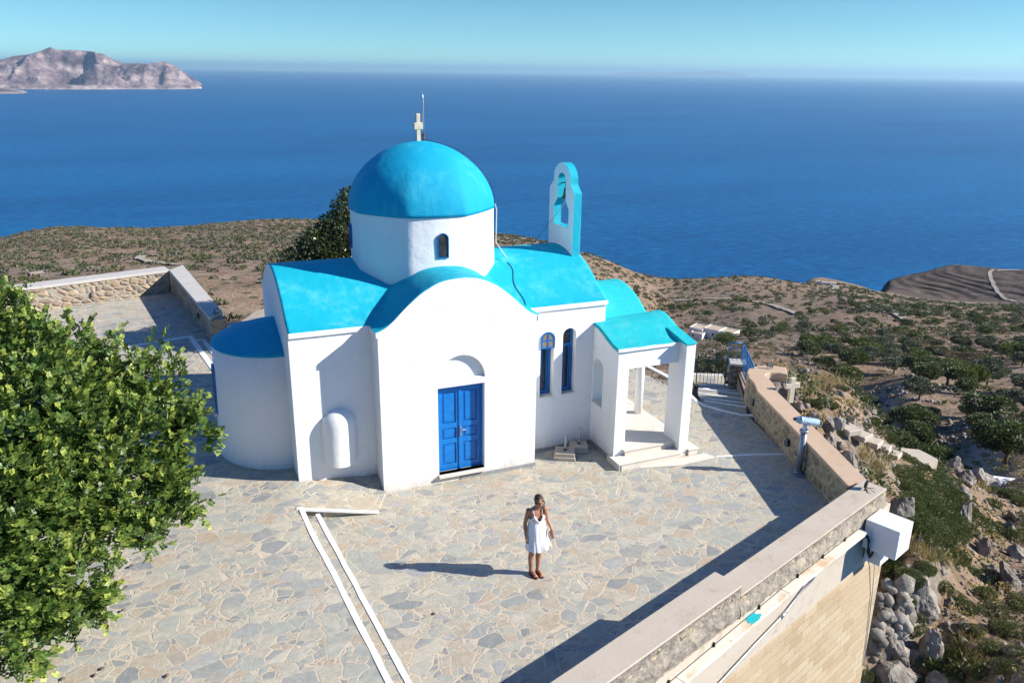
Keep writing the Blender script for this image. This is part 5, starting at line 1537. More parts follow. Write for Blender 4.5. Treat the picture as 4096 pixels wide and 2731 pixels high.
# --- carob tree in the left foreground
K = 1.7415
rngc = np.random.default_rng(11)
carob = empty("carob_tree", (-7.6, -2.7, .28)); tag(carob, "large leafy carob tree overhanging the paving in the left foreground", "tree")
lobes = []
for x, y, L, r in ((5, 722, 16, .40), (-20, 820, 16, .75), (62, 790, 15.5, .55), (140, 850, 15, .72), (60, 930, 14.6, 1.0), (225, 850, 15, .42), (180, 950, 14.5, .75), (280, 900, 14.6, .42), (325, 850, 15, .24), (350, 935, 14.3, .34), (400, 975, 14.2, .18), (375, 905, 14.6, .2),
                   (100, 1050, 14, 1.0), (230, 1040, 14, .72), (325, 1010, 14, .34), (425, 985, 14.1, .12), (450, 977, 14.1, .10), (30, 1140, 13.6, .95), (150, 1140, 13.6, .72), (265, 1120, 13.7, .52), (330, 1120, 13.8, .3), (405, 1095, 13.9, .15), (435, 1090, 13.9, .1),
                   (390, 1160, 13.8, .2), (435, 1180, 13.8, .13), (462, 1168, 13.8, .1), (320, 1200, 13.6, .26), (375, 1205, 13.7, .18), (390, 1240, 13.7, .1), (245, 1200, 13.6, .4), (60, 1240, 13.3, .62), (150, 1225, 13.4, .45), (165, 1320, 13.2, .24), (195, 1380, 13.2, .2), (205, 1410, 13.2, .12), (130, 1390, 13.2, .3), (50, 1360, 13.1, .5), (60, 1460, 13, .3), (5, 1490, 13, .35), (120, 1440, 13.1, .15), (0, 1300, 13.1, .6)):
    if y > 1080 and x > 200: x -= 38; y -= 12
    p_ = at_slant(x * K, y * K, L); lobes.append((*p_, r * (.80 if y > 1080 else .86) if r > .3 else r))
vis_lobes = list(lobes)
for x, y, L, r in ((-160, 830, 16, .8), (-140, 930, 15.4, 1.2), (-170, 1100, 14.8, 1.2), (-160, 1280, 14.2, 1.0), (-330, 1000, 15.6, 1.3), (-140, 1430, 13.4, .6), (-300, 1220, 14.8, 1.1)):
    p_ = at_slant(x * K, y * K, L); lobes.append((*p_, r))
lob = np.array(lobes)
tp, tn, tl_ = [], [], []
for i, q in enumerate(lob):
    m_ = int((235 if i < len(vis_lobes) else 110) * q[3] ** 2) + 13
    d = nrm(rngc.normal(0, 1, (m_, 3)) + np.array([.15, -.1, .35]))
    ncl = max(3, int(16 * q[3])); cd = nrm(rngc.normal(0, 1, (ncl, 3)) + np.array([.15, -.1, .3])); cr_ = q[3] * rngc.uniform(.5, 1.12, ncl)
    ci = rngc.integers(0, ncl, m_); loose = rngc.random(m_) < .22
    off = np.where(loose[:, None], d * (q[3] * rngc.uniform(.2, 1.0, m_))[:, None], cd[ci] * cr_[ci][:, None] + rngc.normal(0, .12 + .08 * q[3], (m_, 3)))
    d = np.where(loose[:, None], d, nrm(cd[ci] + rngc.normal(0, .35, (m_, 3))))
    tp.append(q[:3] + off); tn.append(nrm(d + np.array([0, 0, .25]) + rngc.normal(0, .3, (m_, 3))))
TP, TN = np.concatenate(tp), np.concatenate(tn)
nt = len(TP); TL = rngc.uniform(.16, .46, nt); NL = 8; NF = 6
Vs, tipv = [], []
ref = nrm(np.cross(TN, rngc.normal(0, 1, (nt, 3)))); ref2 = np.cross(TN, ref)
for l_ in range(NL):
    frac = l_ / (NL - 1)
    an = l_ * 2.4 + rngc.uniform(-.4, .4, nt)
    side = ref * np.cos(an)[:, None] + ref2 * np.sin(an)[:, None]
    op = .35 + .75 * (1 - frac)
    ld = nrm(TN * math.cos(op) + side * math.sin(op) + np.array([0, 0, .08]))
    lb = TP + TN * (TL * frac)[:, None]
    ll = rngc.uniform(.11, .17, nt) * (1.0 - .35 * frac)
    up_ = nrm(np.cross(ld, np.cross(np.array([0, 0, 1.0]) + rngc.normal(0, .3, (nt, 3)), ld)))
    sd = np.cross(ld, up_)
    for f_ in range(NF):
        pos_ = (f_ // 2 + .6) / (NF / 2)
        sg = 1 if f_ % 2 else -1
        fd = nrm(sd * sg + ld * .45 + up_ * .18)
        fb = lb + ld * (ll * pos_)[:, None]
        fl = (.056 * (1 - .3 * frac) * rngc.uniform(.8, 1.2, nt))[:, None]
        fw_ = nrm(np.cross(fd, up_)) * fl * .46
        Vs.append(np.stack([fb, fb + fd * fl * .3 + fw_, fb + fd * fl * .8 + fw_ * .9, fb + fd * fl, fb + fd * fl * .8 - fw_ * .9, fb + fd * fl * .3 - fw_], 1))
        tipv.append(np.full(nt, max(0, frac - .55) / .45) * (rngc.random(nt) ** .7))
V = np.concatenate(Vs).reshape(-1, 3); nleaf = len(V) // 6
cw_ = mesh_np("crown", V, np.arange(nleaf * 6).reshape(nleaf, 6), [M['leaf_carob']], carob)
at_ = cw_.data.attributes.new("tip", 'FLOAT', 'FACE'); at_.data.foreach_set('value', np.concatenate(tipv).astype(np.float32))
mb = MB()
tb_ = Vector((-7.6, -2.7, .2)); fork = Vector((-7.3, -2.9, 1.7))
wobble_trunk(mb, tb_, fork, .24, .17, 1)
for i, q in enumerate(lob):
    if q[3] > .3:
        c_ = Vector(q[:3]); m1 = fork.lerp(c_, .5) + Vector((0, 0, -.15))
        mb.tube([fork, fork.lerp(m1, .5), m1, c_], [.09, .06, .04, .015], 6)
    else:
        j = int(np.argmin([np.linalg.norm(q[:3] - o[:3]) if o[3] > q[3] * 1.25 else 99 for o in lob]))
        mb.tube([Vector(lob[j][:3]), Vector(q[:3])], [.016, .006], 5)
mb.build("trunk", [M['bark']], carob, fix=False)

# --- broad evergreen behind the church
rngb = np.random.default_rng(4)
bt = empty("evergreen_tree", (1.3, 9.7, 0)); tag(bt, "dark evergreen tree rising behind the church roof left of the drum", "tree")
bl = [(-.15, 9.5, 3.05, .62), (.25, 9.4, 3.75, .42), (.62, 9.5, 3.6, .7), (.95, 9.5, 4.25, .42), (1.35, 9.5, 4.75, .42), (1.5, 9.55, 5.1, .25), (1.55, 9.6, 3.9, .9), (.35, 9.5, 2.5, .9), (1.2, 9.4, 2.9, .9), (2.3, 9.8, 3.6, 1.1), (2.4, 9.8, 4.4, .7), (-.3, 9.6, 2.3, .65), (1.9, 10.2, 2.6, 1.1)]
P_, N_ = lobe_points(bl, 24000, rngb, .35, .40)
V, F = leaf_quads(P_, N_ + np.array([0, 0, .3]), .105, rngb, .5, 6)
mesh_np("crown", V, F, [M['leaf_dark']], bt)
mb = MB(); wobble_trunk(mb, (1.3, 9.7, -.2), (1.25, 9.6, 2.0), .2, .13, 3)
for q in bl:
    mb.tube([(1.25, 9.6, 1.9), Vector((1.25, 9.6, 2.1)).lerp(Vector(q[:3]), .6), Vector(q[:3])], [.09, .05, .015], 5)
mb.build("trunk", [M['bark']], bt, fix=False)

# --- generic bushes and trees (local, base at the origin)
rngv = np.random.default_rng(21)
def make_crown(name, R_, Hh, nl, size, mat, seed, flat=.62, base=.35, nlobe=9, trunk=True):
    rg = np.random.default_rng(seed)
    lob_ = []
    for i in range(nlobe):
        a = rg.uniform(0, 6.28); rad = R_ * .62 * math.sqrt(rg.random()); r = R_ * rg.uniform(.34, .52)
        zc = base * Hh + (Hh - base * Hh) * (.30 + .45 * (1 - rad / R_)) * rg.uniform(.75, 1.15)
        lob_.append((rad * math.cos(a), rad * math.sin(a), min(zc, Hh - r * flat), r, flat))
    P, N = lobe_points(lob_, nl, rg, .55, .7)
    P[:, 2] = np.maximum(P[:, 2], .02)
    V, F = leaf_quads(P, N + np.array([0, 0, .35]), size, rg, .6)
    me_c = mesh_np(name, V, F, [mat]); crown_me = me_c.data; bpy.data.objects.remove(me_c)
    tr_me = None
    if trunk:
        mb = MB(); rr_ = random.Random(seed)
        wobble_trunk(mb, (0, 0, -.4), (rr_.uniform(-.2, .2), rr_.uniform(-.2, .2), Hh * .45), R_ * .075, R_ * .05, seed, 4)
        for q in lob_[:6]:
            mb.tube([(0, 0, Hh * .3), Vector((0, 0, Hh * .35)).lerp(Vector(q[:3]), .55), Vector(q[:3])], [R_ * .04, R_ * .025, R_ * .008], 5)
        o_ = mb.build("trunk", [M['bark']], fix=False); tr_me = o_.data; bpy.data.objects.remove(o_)
    return crown_me, tr_me
T_near = {'oak': [make_crown("crown", 2.5, 3.5, 3600, .26, M['leaf_oak'], 100 + i, flat=.72, nlobe=8) for i in range(4)],
          'olive': [make_crown("crown", 2.2, 3.4, 3200, .24, M['leaf_olive'], 120 + i, flat=.72, nlobe=8) for i in range(3)],
          'dry': [make_crown("crown", 2.1, 2.8, 2200, .20, M['leaf_dry'], 140 + i, flat=.7, nlobe=8) for i in range(2)]}
T_near['oak'] += [make_crown("crown", 2.4, 3.2, 3400, .25, M['leaf_oak_light'], 210 + i, flat=.74, nlobe=8) for i in range(2)]
T_far = {'oak': [make_crown("crown", 2.5, 3.2, 1100, .36, M['leaf_oak'], 160 + i, trunk=False, base=.12, flat=.75, nlobe=7) for i in range(4)],
         'olive': [make_crown("crown", 2.2, 3.0, 1000, .34, M['leaf_olive'], 180 + i, trunk=False, base=.12, flat=.75, nlobe=7) for i in range(3)],
         'dry': [make_crown("crown", 1.9, 2.0, 700, .30, M['leaf_dry'], 190 + i, trunk=False, base=.05, flat=.7, nlobe=7) for i in range(2)]}
T_far['oak'] += [make_crown("crown", 2.4, 3.0, 1000, .34, M['leaf_oak_light'], 230 + i, trunk=False, base=.12, flat=.75, nlobe=7) for i in range(2)]
def project(P):
    d = np.asarray(P, float) - CAM; z = d @ FW
    return 2048 + 3243.67 * (d @ RT) / z, 1365.5 - 3243.67 * (d @ UP) / z, z
cand = []
rgp = np.random.default_rng(77)
def scatter(n, az0, az1, D0, D1, kinds, smin, smax, mind):
    got = []; tries = 0
    while len(got) < n and tries < n * 30:
        tries += 1
        az = rgp.uniform(az0, az1); D = math.sqrt(rgp.uniform(D0 ** 2, D1 ** 2))
        x = CAM[0] + D * math.sin(az); y = CAM[1] + D * math.cos(az)
        cl = fbm_grid(np.array([x]), np.array([y]), 45, 51, 3)[0]
        if rgp.random() > np.clip(.7 + cl * 1.3, .2, 1): continue
        if any((x - a) ** 2 + (y - b) ** 2 < (mind * .5 * (s + 1)) ** 2 for a, b, _k, s in got[-160:]): continue
        k_ = kinds[int(rgp.integers(len(kinds)))]
        got.append((x, y, k_, rgp.uniform(smin, smax)))
    return got
right = scatter(100, R(44), R(60), 105, 260, ['oak', 'oak', 'oak', 'olive', 'olive', 'dry'], .75, 1.5, 4.6)
right += scatter(34, R(47), R(61), 58, 108, ['oak', 'oak', 'olive', 'dry'], .55, 1.15, 4.2)
right += scatter(300, R(28), R(59), 240, 560, ['oak', 'oak', 'oak', 'olive', 'dry'], .7, 1.35, 4.5)
left = scatter(130, R(-16), R(7), 185, 420, ['oak', 'olive', 'olive', 'dry', 'dry'], .35, .8, 3.0)
allt = [(x, y, k_, s, 'r') for x, y, k_, s in right] + [(x, y, k_, s, 'l') for x, y, k_, s in left]
xs = np.array([t_[0] for t_ in allt]); ys = np.array([t_[1] for t_ in allt]); zs = land_z(xs, ys)
pxx, pyy, _d = project(np.stack([xs, ys, zs], 1))
rank = []
HID = [(880, 1190), (1010, 1040), (2350, 960), (2480, 1100), (2600, 1240), (2790, 1370), (2790, 2000), (880, 2000)]
WALLH = [(0, 1140), (740, 1040), (930, 1290), (930, 2000), (0, 2000)]
for i, t_ in enumerate(allt):
    if not (-60 < pxx[i] < 4150): continue
    P1 = (np.array([pxx[i]]), np.array([pyy[i]]))
    if in_poly(*P1, HID)[0] or in_poly(*P1, WALLH)[0]: continue
    D = math.hypot(t_[0] - CAM[0], t_[1] - CAM[1]); rank.append((t_[3] * 2.5 / D, i, D))
rank.sort(reverse=True)
names = {'oak': ("oak_tree", "round bushy green tree"), 'olive': ("olive_tree", "grey green olive tree"), 'dry': ("thorn_bush", "brown half bare thorn bush")}
done = 0; rest_small = []
for a_, i, D in rank:
    x, y, k_, s, side_ = allt[i]
    if done >= 290:
        rest_small.append((x, y, k_, s)); continue
    done += 1
    nearv = D < 265
    lib = T_near if nearv else T_far
    cm, tm = lib[k_][int(rgp.integers(len(lib[k_])))]
    nm, lb_ = names[k_]
    zone = "on the valley slope below the parapet" if (side_ == 'r' and D < 265) else ("on the far hillside right of the church" if side_ == 'r' else "on the slope beyond the far left wall")
    rz = rgp.uniform(0, 6.28); sc3 = (s * rgp.uniform(.9, 1.15), s * rgp.uniform(.9, 1.15), s * rgp.uniform(.75, 1.05))
    z_ = float(zs[i]) - .15
    if nearv and D < 200:
        e_ = empty(nm, (x, y, z_), rz); e_.scale = sc3
        for mm, pn in ((cm, "crown"), (tm, "trunk")):
            o_ = bpy.data.objects.new(pn, mm); col.objects.link(o_); o_.parent = e_
        top = e_
    else:
        top = bpy.data.objects.new(nm, cm); col.objects.link(top); top.location = (x, y, z_); top.rotation_euler = (0, 0, rz); top.scale = sc3
    tag(top, f"{lb_} {zone}", {'oak': "tree", 'olive': "tree", 'dry': "bush"}[k_], f"{lb_}s {zone}")

def merged_scrub(name, spots, nleaf_, size, mats, seed, lab, hgt=.55):
    """one ground cover object: many small cushions"""
    rg = np.random.default_rng(seed)
    Vv, Fv, mi_ = [], [], []
    n0_ = 0
    sp = np.array([(x, y, s) for x, y, s in spots]); zz_ = land_z(sp[:, 0], sp[:, 1])
    n = len(sp)
    C = np.repeat(np.stack([sp[:, 0], sp[:, 1], zz_], 1), nleaf_, 0); S = np.repeat(sp[:, 2], nleaf_)
    d = nrm(rg.normal(0, 1, (n * nleaf_, 3))); d[:, 2] = np.abs(d[:, 2])
    asp = np.repeat(rg.uniform(.7, 1.3, n), nleaf_)
    P = C + d * (S * rg.uniform(.55, 1.05, n * nleaf_))[:, None] * np.stack([asp, 1 / asp, np.full(n * nleaf_, hgt)], 1)
    V, F = leaf_quads(P, d + np.array([0, 0, .2]), size * S, rg, .7)
    mi = np.repeat(rg.integers(0, len(mats), n), nleaf_)
    tag(mesh_np(name, V, F, mats, mi=mi), lab, kind="stuff")
sp = [(x, y, s * 1.1) for x, y, k_, s in scatter(5600, R(-16), R(26), 160, 790, ['oak'], .5, 1.7, 1.1)]
merged_scrub("distant_scrub", sp, 40, .62, [M['leaf_garrigue'], M['leaf_olive'], M['leaf_garrigue'], M['leaf_dry'], M['leaf_oak']], 5, "low grey green scrub covering the slope on the left")
sp = [(x, y, s * 1.0) for x, y, k_, s in scatter(2700, R(26), R(60), 300, 900, ['oak'], .45, 1.9, 1.6)] + [(x, y, s * 2.2) for x, y, k_, s in rest_small]
merged_scrub("distant_scrub", sp, 40, .62, [M['leaf_oak'], M['leaf_olive'], M['leaf_garrigue']], 6, "scattered far trees and scrub on the hillside on the right")
sp = [(x, y, s * .55) for x, y, k_, s in scatter(3600, R(28), R(60), 85, 360, ['oak'], .4, 1.6, .7)]
merged_scrub("low_scrub", sp, 40, .5, [M['leaf_dry'], M['leaf_garrigue'], M['leaf_dry']], 7, "low dry thorn cushions between the valley trees", .5)

sp = [(x, y, s * .22) for x, y, k_, s in scatter(1900, R(37), R(62), 17, 112, ['oak'], .5, 2.4, .3)]
sp = [q for q in sp if not in_poly(np.array([q[0]]), np.array([q[1]]), TERR)[0]]
merged_scrub("low_scrub", sp, 140, .20, [M['leaf_dry'], M['leaf_scrub'], M['leaf_garrigue'], M['grass'], M['leaf_oak']], 8, "low dry tufts and cushions on the steep slope outside the walls", .6)

# --- rocks
def rock_mesh(seed, sub=4):
    bm = bmesh.new(); bmesh.ops.create_icosphere(bm, subdivisions=sub, radius=1.0)
    o = Vector((seed * 7.3, seed * 3.1, seed * 1.7))
    rr_ = random.Random(seed)
    cuts = [(Vector((rr_.uniform(-1, 1), rr_.uniform(-1, 1), rr_.uniform(-.6, 1))).normalized(), rr_.uniform(.42, .85)) for _ in range(14)]
    for v in bm.verts:
        p = v.co.copy()
        for n_, d_ in cuts:
            e_ = p.dot(n_) - d_
            if e_ > 0: p -= n_ * e_ * .97
        p *= 1 + .20 * noise.fractal(p * 1.3 + o, 1.0, 2.0, 3) + .12 * noise.fractal(p * 4 + o, .8, 2.1, 5)
        v.co = p
    me = bpy.data.meshes.new("rock"); bm.to_mesh(me); bm.free()
    me.materials.append(M['rock'])
    return me
ROCKS = [rock_mesh(i + 1) for i in range(7)]
def land_hit(px, py, lo=17.0, hi=1400.0):
    d = ray(px, py); h_ = math.hypot(d[0], d[1]); Ds = np.geomspace(lo, hi, 1200)
    P = CAM + d[None, :] * (Ds / h_)[:, None]
    zt = land_z(P[:, 0], P[:, 1]); below = np.nonzero(P[:, 2] <= zt)[0]
    i = below[0] if len(below) else -1
    return np.array([P[i, 0], P[i, 1], zt[i]]), Ds[i]
def near_hit(px, py):
    for k_ in range(9):
        p_, D = land_hit(px, py + 14 * k_)
        if D < 60: break
    return p_, D
def z6(x, y): return 3000 + x * .5102, 1500 + y * .5102
def z7(x, y): return 2200 + x * .8061, 1900 + y * .8061
rk = [(z6(390, 235), 48, 38), (z6(485, 320), 62, 68), (z6(600, 360), 62, 66), (z6(690, 350), 60, 105), (z6(820, 370), 75, 75), (z6(625, 480), 58, 58), (z6(705, 530), 48, 48), (z6(770, 640), 92, 95), (z6(880, 760), 45, 40), (z6(1165, 1000), 95, 105),
      (z6(990, 165), 46, 48), (z6(1040, 235), 38, 45), (z6(955, 128), 30, 22), (z6(850, 62), 52, 30), (z6(900, 290), 36, 26), (z6(950, 250), 36, 26), (z6(905, 440), 40, 32), (z6(1000, 520), 55, 30), (z6(1600, 685), 55, 50), (z6(1690, 775), 70, 62), (z6(1785, 775), 85, 85),
      (z6(1580, 860), 70, 80), (z6(1650, 915), 60, 50), (z6(1660, 1070), 70, 125), (z6(1830, 1305), 66, 120), (z6(2070, 1105), 62, 52), (z6(2025, 1195), 58, 75), (z6(2095, 1375), 80, 70), (z6(1320, 1300), 26, 60), (z6(1450, 650), 40, 35), (z6(1340, 600), 30, 25), (z6(1225, 570), 30, 20),
      (z7(1845, 605), 85, 85), (z7(1660, 620), 60, 70), (z7(1690, 945), 135, 85), (z7(1875, 810), 65, 130), (z7(2280, 500), 55, 90), (z7(1920, 1000), 60, 45), (z7(2210, 480), 50, 45), (z7(1590, 800), 55, 70), (z7(1985, 620), 26, 22), (z7(2060, 740), 30, 20), (z7(1730, 540), 30, 32), (z7(2270, 870), 28, 22),
      (z7(1720, 840), 60, 75), (z7(1800, 890), 48, 50), (z7(2330, 1000), 50, 40), (z6(300, 110), 60, 26), (z6(250, 150), 40, 30), (z6(330, 200), 30, 22)]
for i, ((px, py), rx, ry) in enumerate(rk):
    kf = .5102 if i < 32 or i > 46 else .8061
    p_, D = near_hit(px, py + ry * kf * .75)
    if D > 60: continue
    sl = np.linalg.norm(p_ - CAM) / 3243.67
    hx = rx * kf * sl; hz = ry * kf * sl * 1.02
    o_ = bpy.data.objects.new("boulder", ROCKS[i % 7]); col.objects.link(o_)
    o_.location = (p_[0], p_[1], p_[2] + hz * .20); o_.scale = (hx * 1.22, hx * 1.1, hz * 1.22); o_.rotation_euler = (rgp.uniform(-.25, .25), rgp.uniform(-.25, .25), rgp.uniform(0, 6.28))
    where = "among the shrubs on the steep slope below the parapet" if py > 1820 else "along the rocky ledge behind the stone parapet"
    tag(o_, ("tall" if ry > rx * 1.25 else "broad" if rx > ry * 1.2 else "rounded") + " grey limestone boulder " + where, "boulder", "boulders " + where + (" tall" if ry > rx * 1.25 else " broad" if rx > ry * 1.2 else " rounded"))
# loose rubble: one mass
def rubble(name, spots, lab):
    V, F = [], []; n0_ = 0
    bm = bmesh.new(); bmesh.ops.create_icosphere(bm, subdivisions=1, radius=1.0); bv = np.array([tuple(v.co) for v in bm.verts]); bf = np.array([[v.index for v in f.verts] for f in bm.faces]); bm.free()
    for (x, y, z, r) in spots:
        v = bv * (1 + rgp.uniform(-.28, .28, (len(bv), 1))) * r * rgp.uniform(.6, 1.3, 3); a = rgp.uniform(0, 6.28)
        v = v @ np.array([[math.cos(a), math.sin(a), 0], [-math.sin(a), math.cos(a), 0], [0, 0, 1]]) + np.array([x, y, z])
        V.append(v); F.append(bf + n0_); n0_ += len(bv)
    tag(mesh_np(name, np.concatenate(V), np.concatenate(F), [M['rock']]), lab, kind="stuff")
sp = []
for i in range(70):
    px, py = z7(rgp.uniform(1585, 1770), rgp.uniform(640, 900)); p_, D = land_hit(px, py); sp.append((p_[0], p_[1], p_[2] + rgp.uniform(.05, .6), rgp.uniform(.12, .26)))
rubble("rubble_heap", sp, "heap of loose grey stones at the foot of the retaining wall")
sp = []
for i in range(1900):
    px, py = rgp.uniform(3150, 4120), rgp.uniform(1470, 2740)
    if py < 1470 + (px - 3150) * .0 : continue
    D = 0
    sp.append((px, py))
sp2 = []
az_s = rgp.uniform(R(36), R(62), 2600); D_s = np.exp(rgp.uniform(math.log(17), math.log(60), 2600))
xs_ = CAM[0] + D_s * np.sin(az_s); ys_ = CAM[1] + D_s * np.cos(az_s); out_ = ~in_poly(xs_, ys_, TERR); zs_ = land_z(xs_, ys_)
sp2 = [(x, y, z + .02, r) for x, y, z, o_, r in zip(xs_, ys_, zs_, out_, .03 + .12 * rgp.random(2600) ** 3) if o_]
rubble("scattered_stones", sp2, "loose stones strewn over the slope outside the walls")
az_s = rgp.uniform(R(30), R(60), 16000); D_s = np.exp(rgp.uniform(math.log(95), math.log(460), 16000))
xs_ = CAM[0] + D_s * np.sin(az_s); ys_ = CAM[1] + D_s * np.cos(az_s); fb_ = fbm_grid(xs_, ys_, 55, 61, 3); m_ = (np.abs(fb_) < .022) | (np.abs(fb_ - .28) < .02) | (np.abs(fb_ + .28) < .02); zs_ = land_z(xs_, ys_)
rubble("field_stones", [(x, y, z + .1, r) for x, y, z, o_, r in zip(xs_, ys_, zs_, m_, .14 + .34 * rgp.random(16000) ** 2) if o_], "broken lines of dry stone field walls in the valley")

# --- shrubs on the near slope
S_near = [make_crown("foliage", 1.0, .85, 4600, .068, M['leaf_scrub'], 300 + i, trunk=False, base=.05, nlobe=12, flat=.7) for i in range(4)]
S_dry = [make_crown("foliage", .9, .6, 2600, .065, M['leaf_dry'], 320 + i, trunk=False, base=.02, nlobe=10, flat=.6) for i in range(2)]
shr = []
poly = [(1150, 740), (1480, 740), (1530, 800), (1600, 900), (1700, 1100), (1750, 1250), (1400, 1330), (1290, 1200), (1200, 950)]
for yy in range(760, 1340, 62):
    for xx in range(1150, 1760, 78):
        x_ = xx + rgp.uniform(-25, 25); y_ = yy + rgp.uniform(-20, 20)
        if in_poly(np.array([x_]), np.array([y_]), poly)[0]: shr.append((*z6(x_, y_), rgp.uniform(34, 52), 0))
for x_, y_, r in ((900, 400, 40), (960, 360, 50), (1010, 430, 55), (1060, 330, 50), (1080, 470, 60), (1130, 540, 50), (1180, 460, 50), (1010, 560, 30), (1240, 520, 50), (1280, 590, 40), (1150, 590, 35), (480, 215, 50), (560, 225, 60), (640, 240, 50), (690, 90, 30), (740, 110, 35), (850, 130, 40), (880, 190, 45), (930, 210, 35), (980, 240, 35),
                  (1870, 900, 50), (1960, 930, 60), (2060, 940, 60), (2120, 1000, 50), (1900, 1010, 50), (1850, 1150, 50), (1930, 1180, 50), (1900, 1260, 45), (1700, 960, 50), (1740, 1060, 40), (1560, 1180, 50), (1480, 1400, 60), (1560, 1380, 60), (1660, 1440, 60), (1100, 1500, 60), (1200, 1540, 60), (1160, 1440, 50), (1330, 1500, 55), (1420, 1540, 60), (1020, 1440, 30), (2050, 1260, 60), (2130, 1250, 50), (700, 470, 30), (1310, 640, 35), (1370, 720, 35), (1000, 790, 40), (930, 830, 30)):
    shr.append((*z6(x_, y_), r * .55, 0))
for x_, y_, r in ((1700, 430, 45), (1760, 480, 50), (1800, 540, 50), (1680, 500, 35), (1850, 470, 45), (1760, 640, 50), (1790, 720, 60), (1820, 780, 50), (1740, 570, 40), (1950, 560, 40), (2010, 600, 45), (2070, 650, 50), (2150, 600, 50), (2200, 680, 55), (2240, 760, 50), (2300, 640, 60), (2100, 770, 45), (2180, 850, 50), (2260, 960, 50), (1900, 950, 50), (1970, 900, 55), (2030, 830, 40), (1850, 1010, 40), (1560, 980, 40), (1620, 1010, 40), (2120, 980, 45), (2010, 1000, 50), (2330, 780, 60), (2100, 480, 40), (2000, 400, 50), (1940, 330, 55), (2030, 280, 50), (1900, 400, 45), (2330, 880, 40), (1720, 350, 40)):
    shr.append((*z7(x_, y_), r * .8, 0))
for x_, y_, r in ((720, 560, 30), (860, 680, 40), (960, 690, 45), (1040, 640, 40), (1010, 720, 40), (1550, 960, 40), (1790, 1080, 40), (1620, 1300, 50), (1500, 1460, 50), (600, 110, 40), (420, 100, 40), (1360, 700, 40), (500, 60, 40)):
    shr.append((*z6(x_, y_), r * .55, 1))
for px, py, r, dry in shr:
    p_, D = near_hit(px, py + r * .4); rad = r * np.linalg.norm(p_ - CAM) / 3243.67 * 1.12
    if D > 70: continue
    me = (S_dry if dry else S_near)[int(rgp.integers(2 if dry else 4))][0]
    o_ = bpy.data.objects.new("dry_shrub" if dry else "green_shrub", me); col.objects.link(o_); o_.location = (p_[0], p_[1], p_[2] - .12 * rad); o_.rotation_euler = (0, 0, rgp.uniform(0, 6.28)); o_.scale = (rad * rgp.uniform(.9, 1.2), rad * rgp.uniform(.9, 1.2), rad * rgp.uniform(.75, 1.1))
    if dry: tag(o_, "low brown dry shrub on the rocky ground outside the parapet", "shrub", "dry shrubs outside the parapet")
    elif py > 1840: tag(o_, "dense green shrub on the steep slope below the white cabinet corner", "shrub", "green shrubs on the steep slope")
    else: tag(o_, "dark green shrub on the rocky ledge by the stone path outside the parapet", "shrub", "green shrubs on the rocky ledge")
# shrub seen through the gate
for x, y, s in ((12.9, 6.0, .75), (13.6, 5.7, .6), (12.4, 6.6, .6)):
    o_ = bpy.data.objects.new("green_shrub", S_near[1][0]); col.objects.link(o_); o_.location = (x, y, float(land_z(np.array([x]), np.array([y]))[0]) + .3); o_.scale = (s, s, s * .9)
    tag(o_, "green shrub seen behind the bars of the iron gate", "shrub", "shrubs behind the gate")
# straw grass
rgg = np.random.default_rng(9)
pts = []
for cx, cy, r, n in ((z6(520, 90)[0], z6(520, 90)[1], 60, 240), (z6(1000, 720)[0], z6(1000, 720)[1], 50, 240), (z6(880, 650)[0], z6(880, 650)[1], 30, 120), (z6(1450, 1430)[0], z6(1450, 1430)[1], 60, 220), (z6(680, 60)[0], z6(680, 60)[1], 50, 160), (z6(1300, 1380)[0], z6(1300, 1380)[1], 40, 120), (z6(1760, 880)[0], z6(1760, 880)[1], 50, 120), (z7(2050, 900)[0], z7(2050, 900)[1], 90, 200), (2870, 1480, 60, 120)):
    for _ in range(n // 8):
        p_, D = land_hit(cx + rgg.normal(0, r * .6), cy + rgg.normal(0, r * .4))
        if D < 80: pts.append(p_)
pts = np.repeat(np.array(pts), 14, 0) + rgg.normal(0, .13, (len(pts) * 14, 3)) * np.array([1, 1, .1])
V, F = leaf_quads(pts, np.tile([0, 0, 1.6], (len(pts), 1)), .30, rgg, .05)
tag(mesh_np("dry_grass", V, F, [M['grass']]), "tufts of straw coloured dry grass outside the parapet", kind="stuff")

# --- stone path and steps beyond the parapet
pth = MB()
seq = [(735, 420, 55), (810, 470, 55), (895, 515, 50), (970, 565, 50), (1060, 610, 48)]
for i, (x_, y_, w_) in enumerate(seq):
    p_, D = near_hit(*z6(x_, y_)); q_, D2 = near_hit(*z6(seq[min(i + 1, 4)][0] + 20 * (i == 4), seq[min(i + 1, 4)][1] + 12 * (i == 4)))
    d_ = Vector((q_[0] - p_[0], q_[1] - p_[1], 0)).normalized(); s_ = Vector((-d_.y, d_.x, 0))
    pth.obox((p_[0], p_[1], p_[2] + .02), d_, s_, (0, 0, 1), .24, .48, .09)
tag(pth.build("stone_steps", [M['concrete']], bevel=.03), "pale stone steps descending the ledge behind the parapet", kind="structure")
pp = [at_z(*z6(x_, y_), -5.95) for x_, y_ in ((1090, 650), (1140, 590), (1220, 600), (1320, 610), (1400, 650), (1470, 690), (1400, 715), (1290, 720), (1180, 690))]
mb = MB(); mb.add([(p_[0], p_[1], p_[2] + .16) for p_ in pp] + [(p_[0], p_[1], p_[2] - 1.2) for p_ in pp], [tuple(range(9))] + [(i, (i + 1) % 9, 9 + (i + 1) % 9, 9 + i) for i in range(9)])
tag(mb.build("stone_path", [M['concrete']]), "pale paved landing at the end of the stone steps", kind="structure")

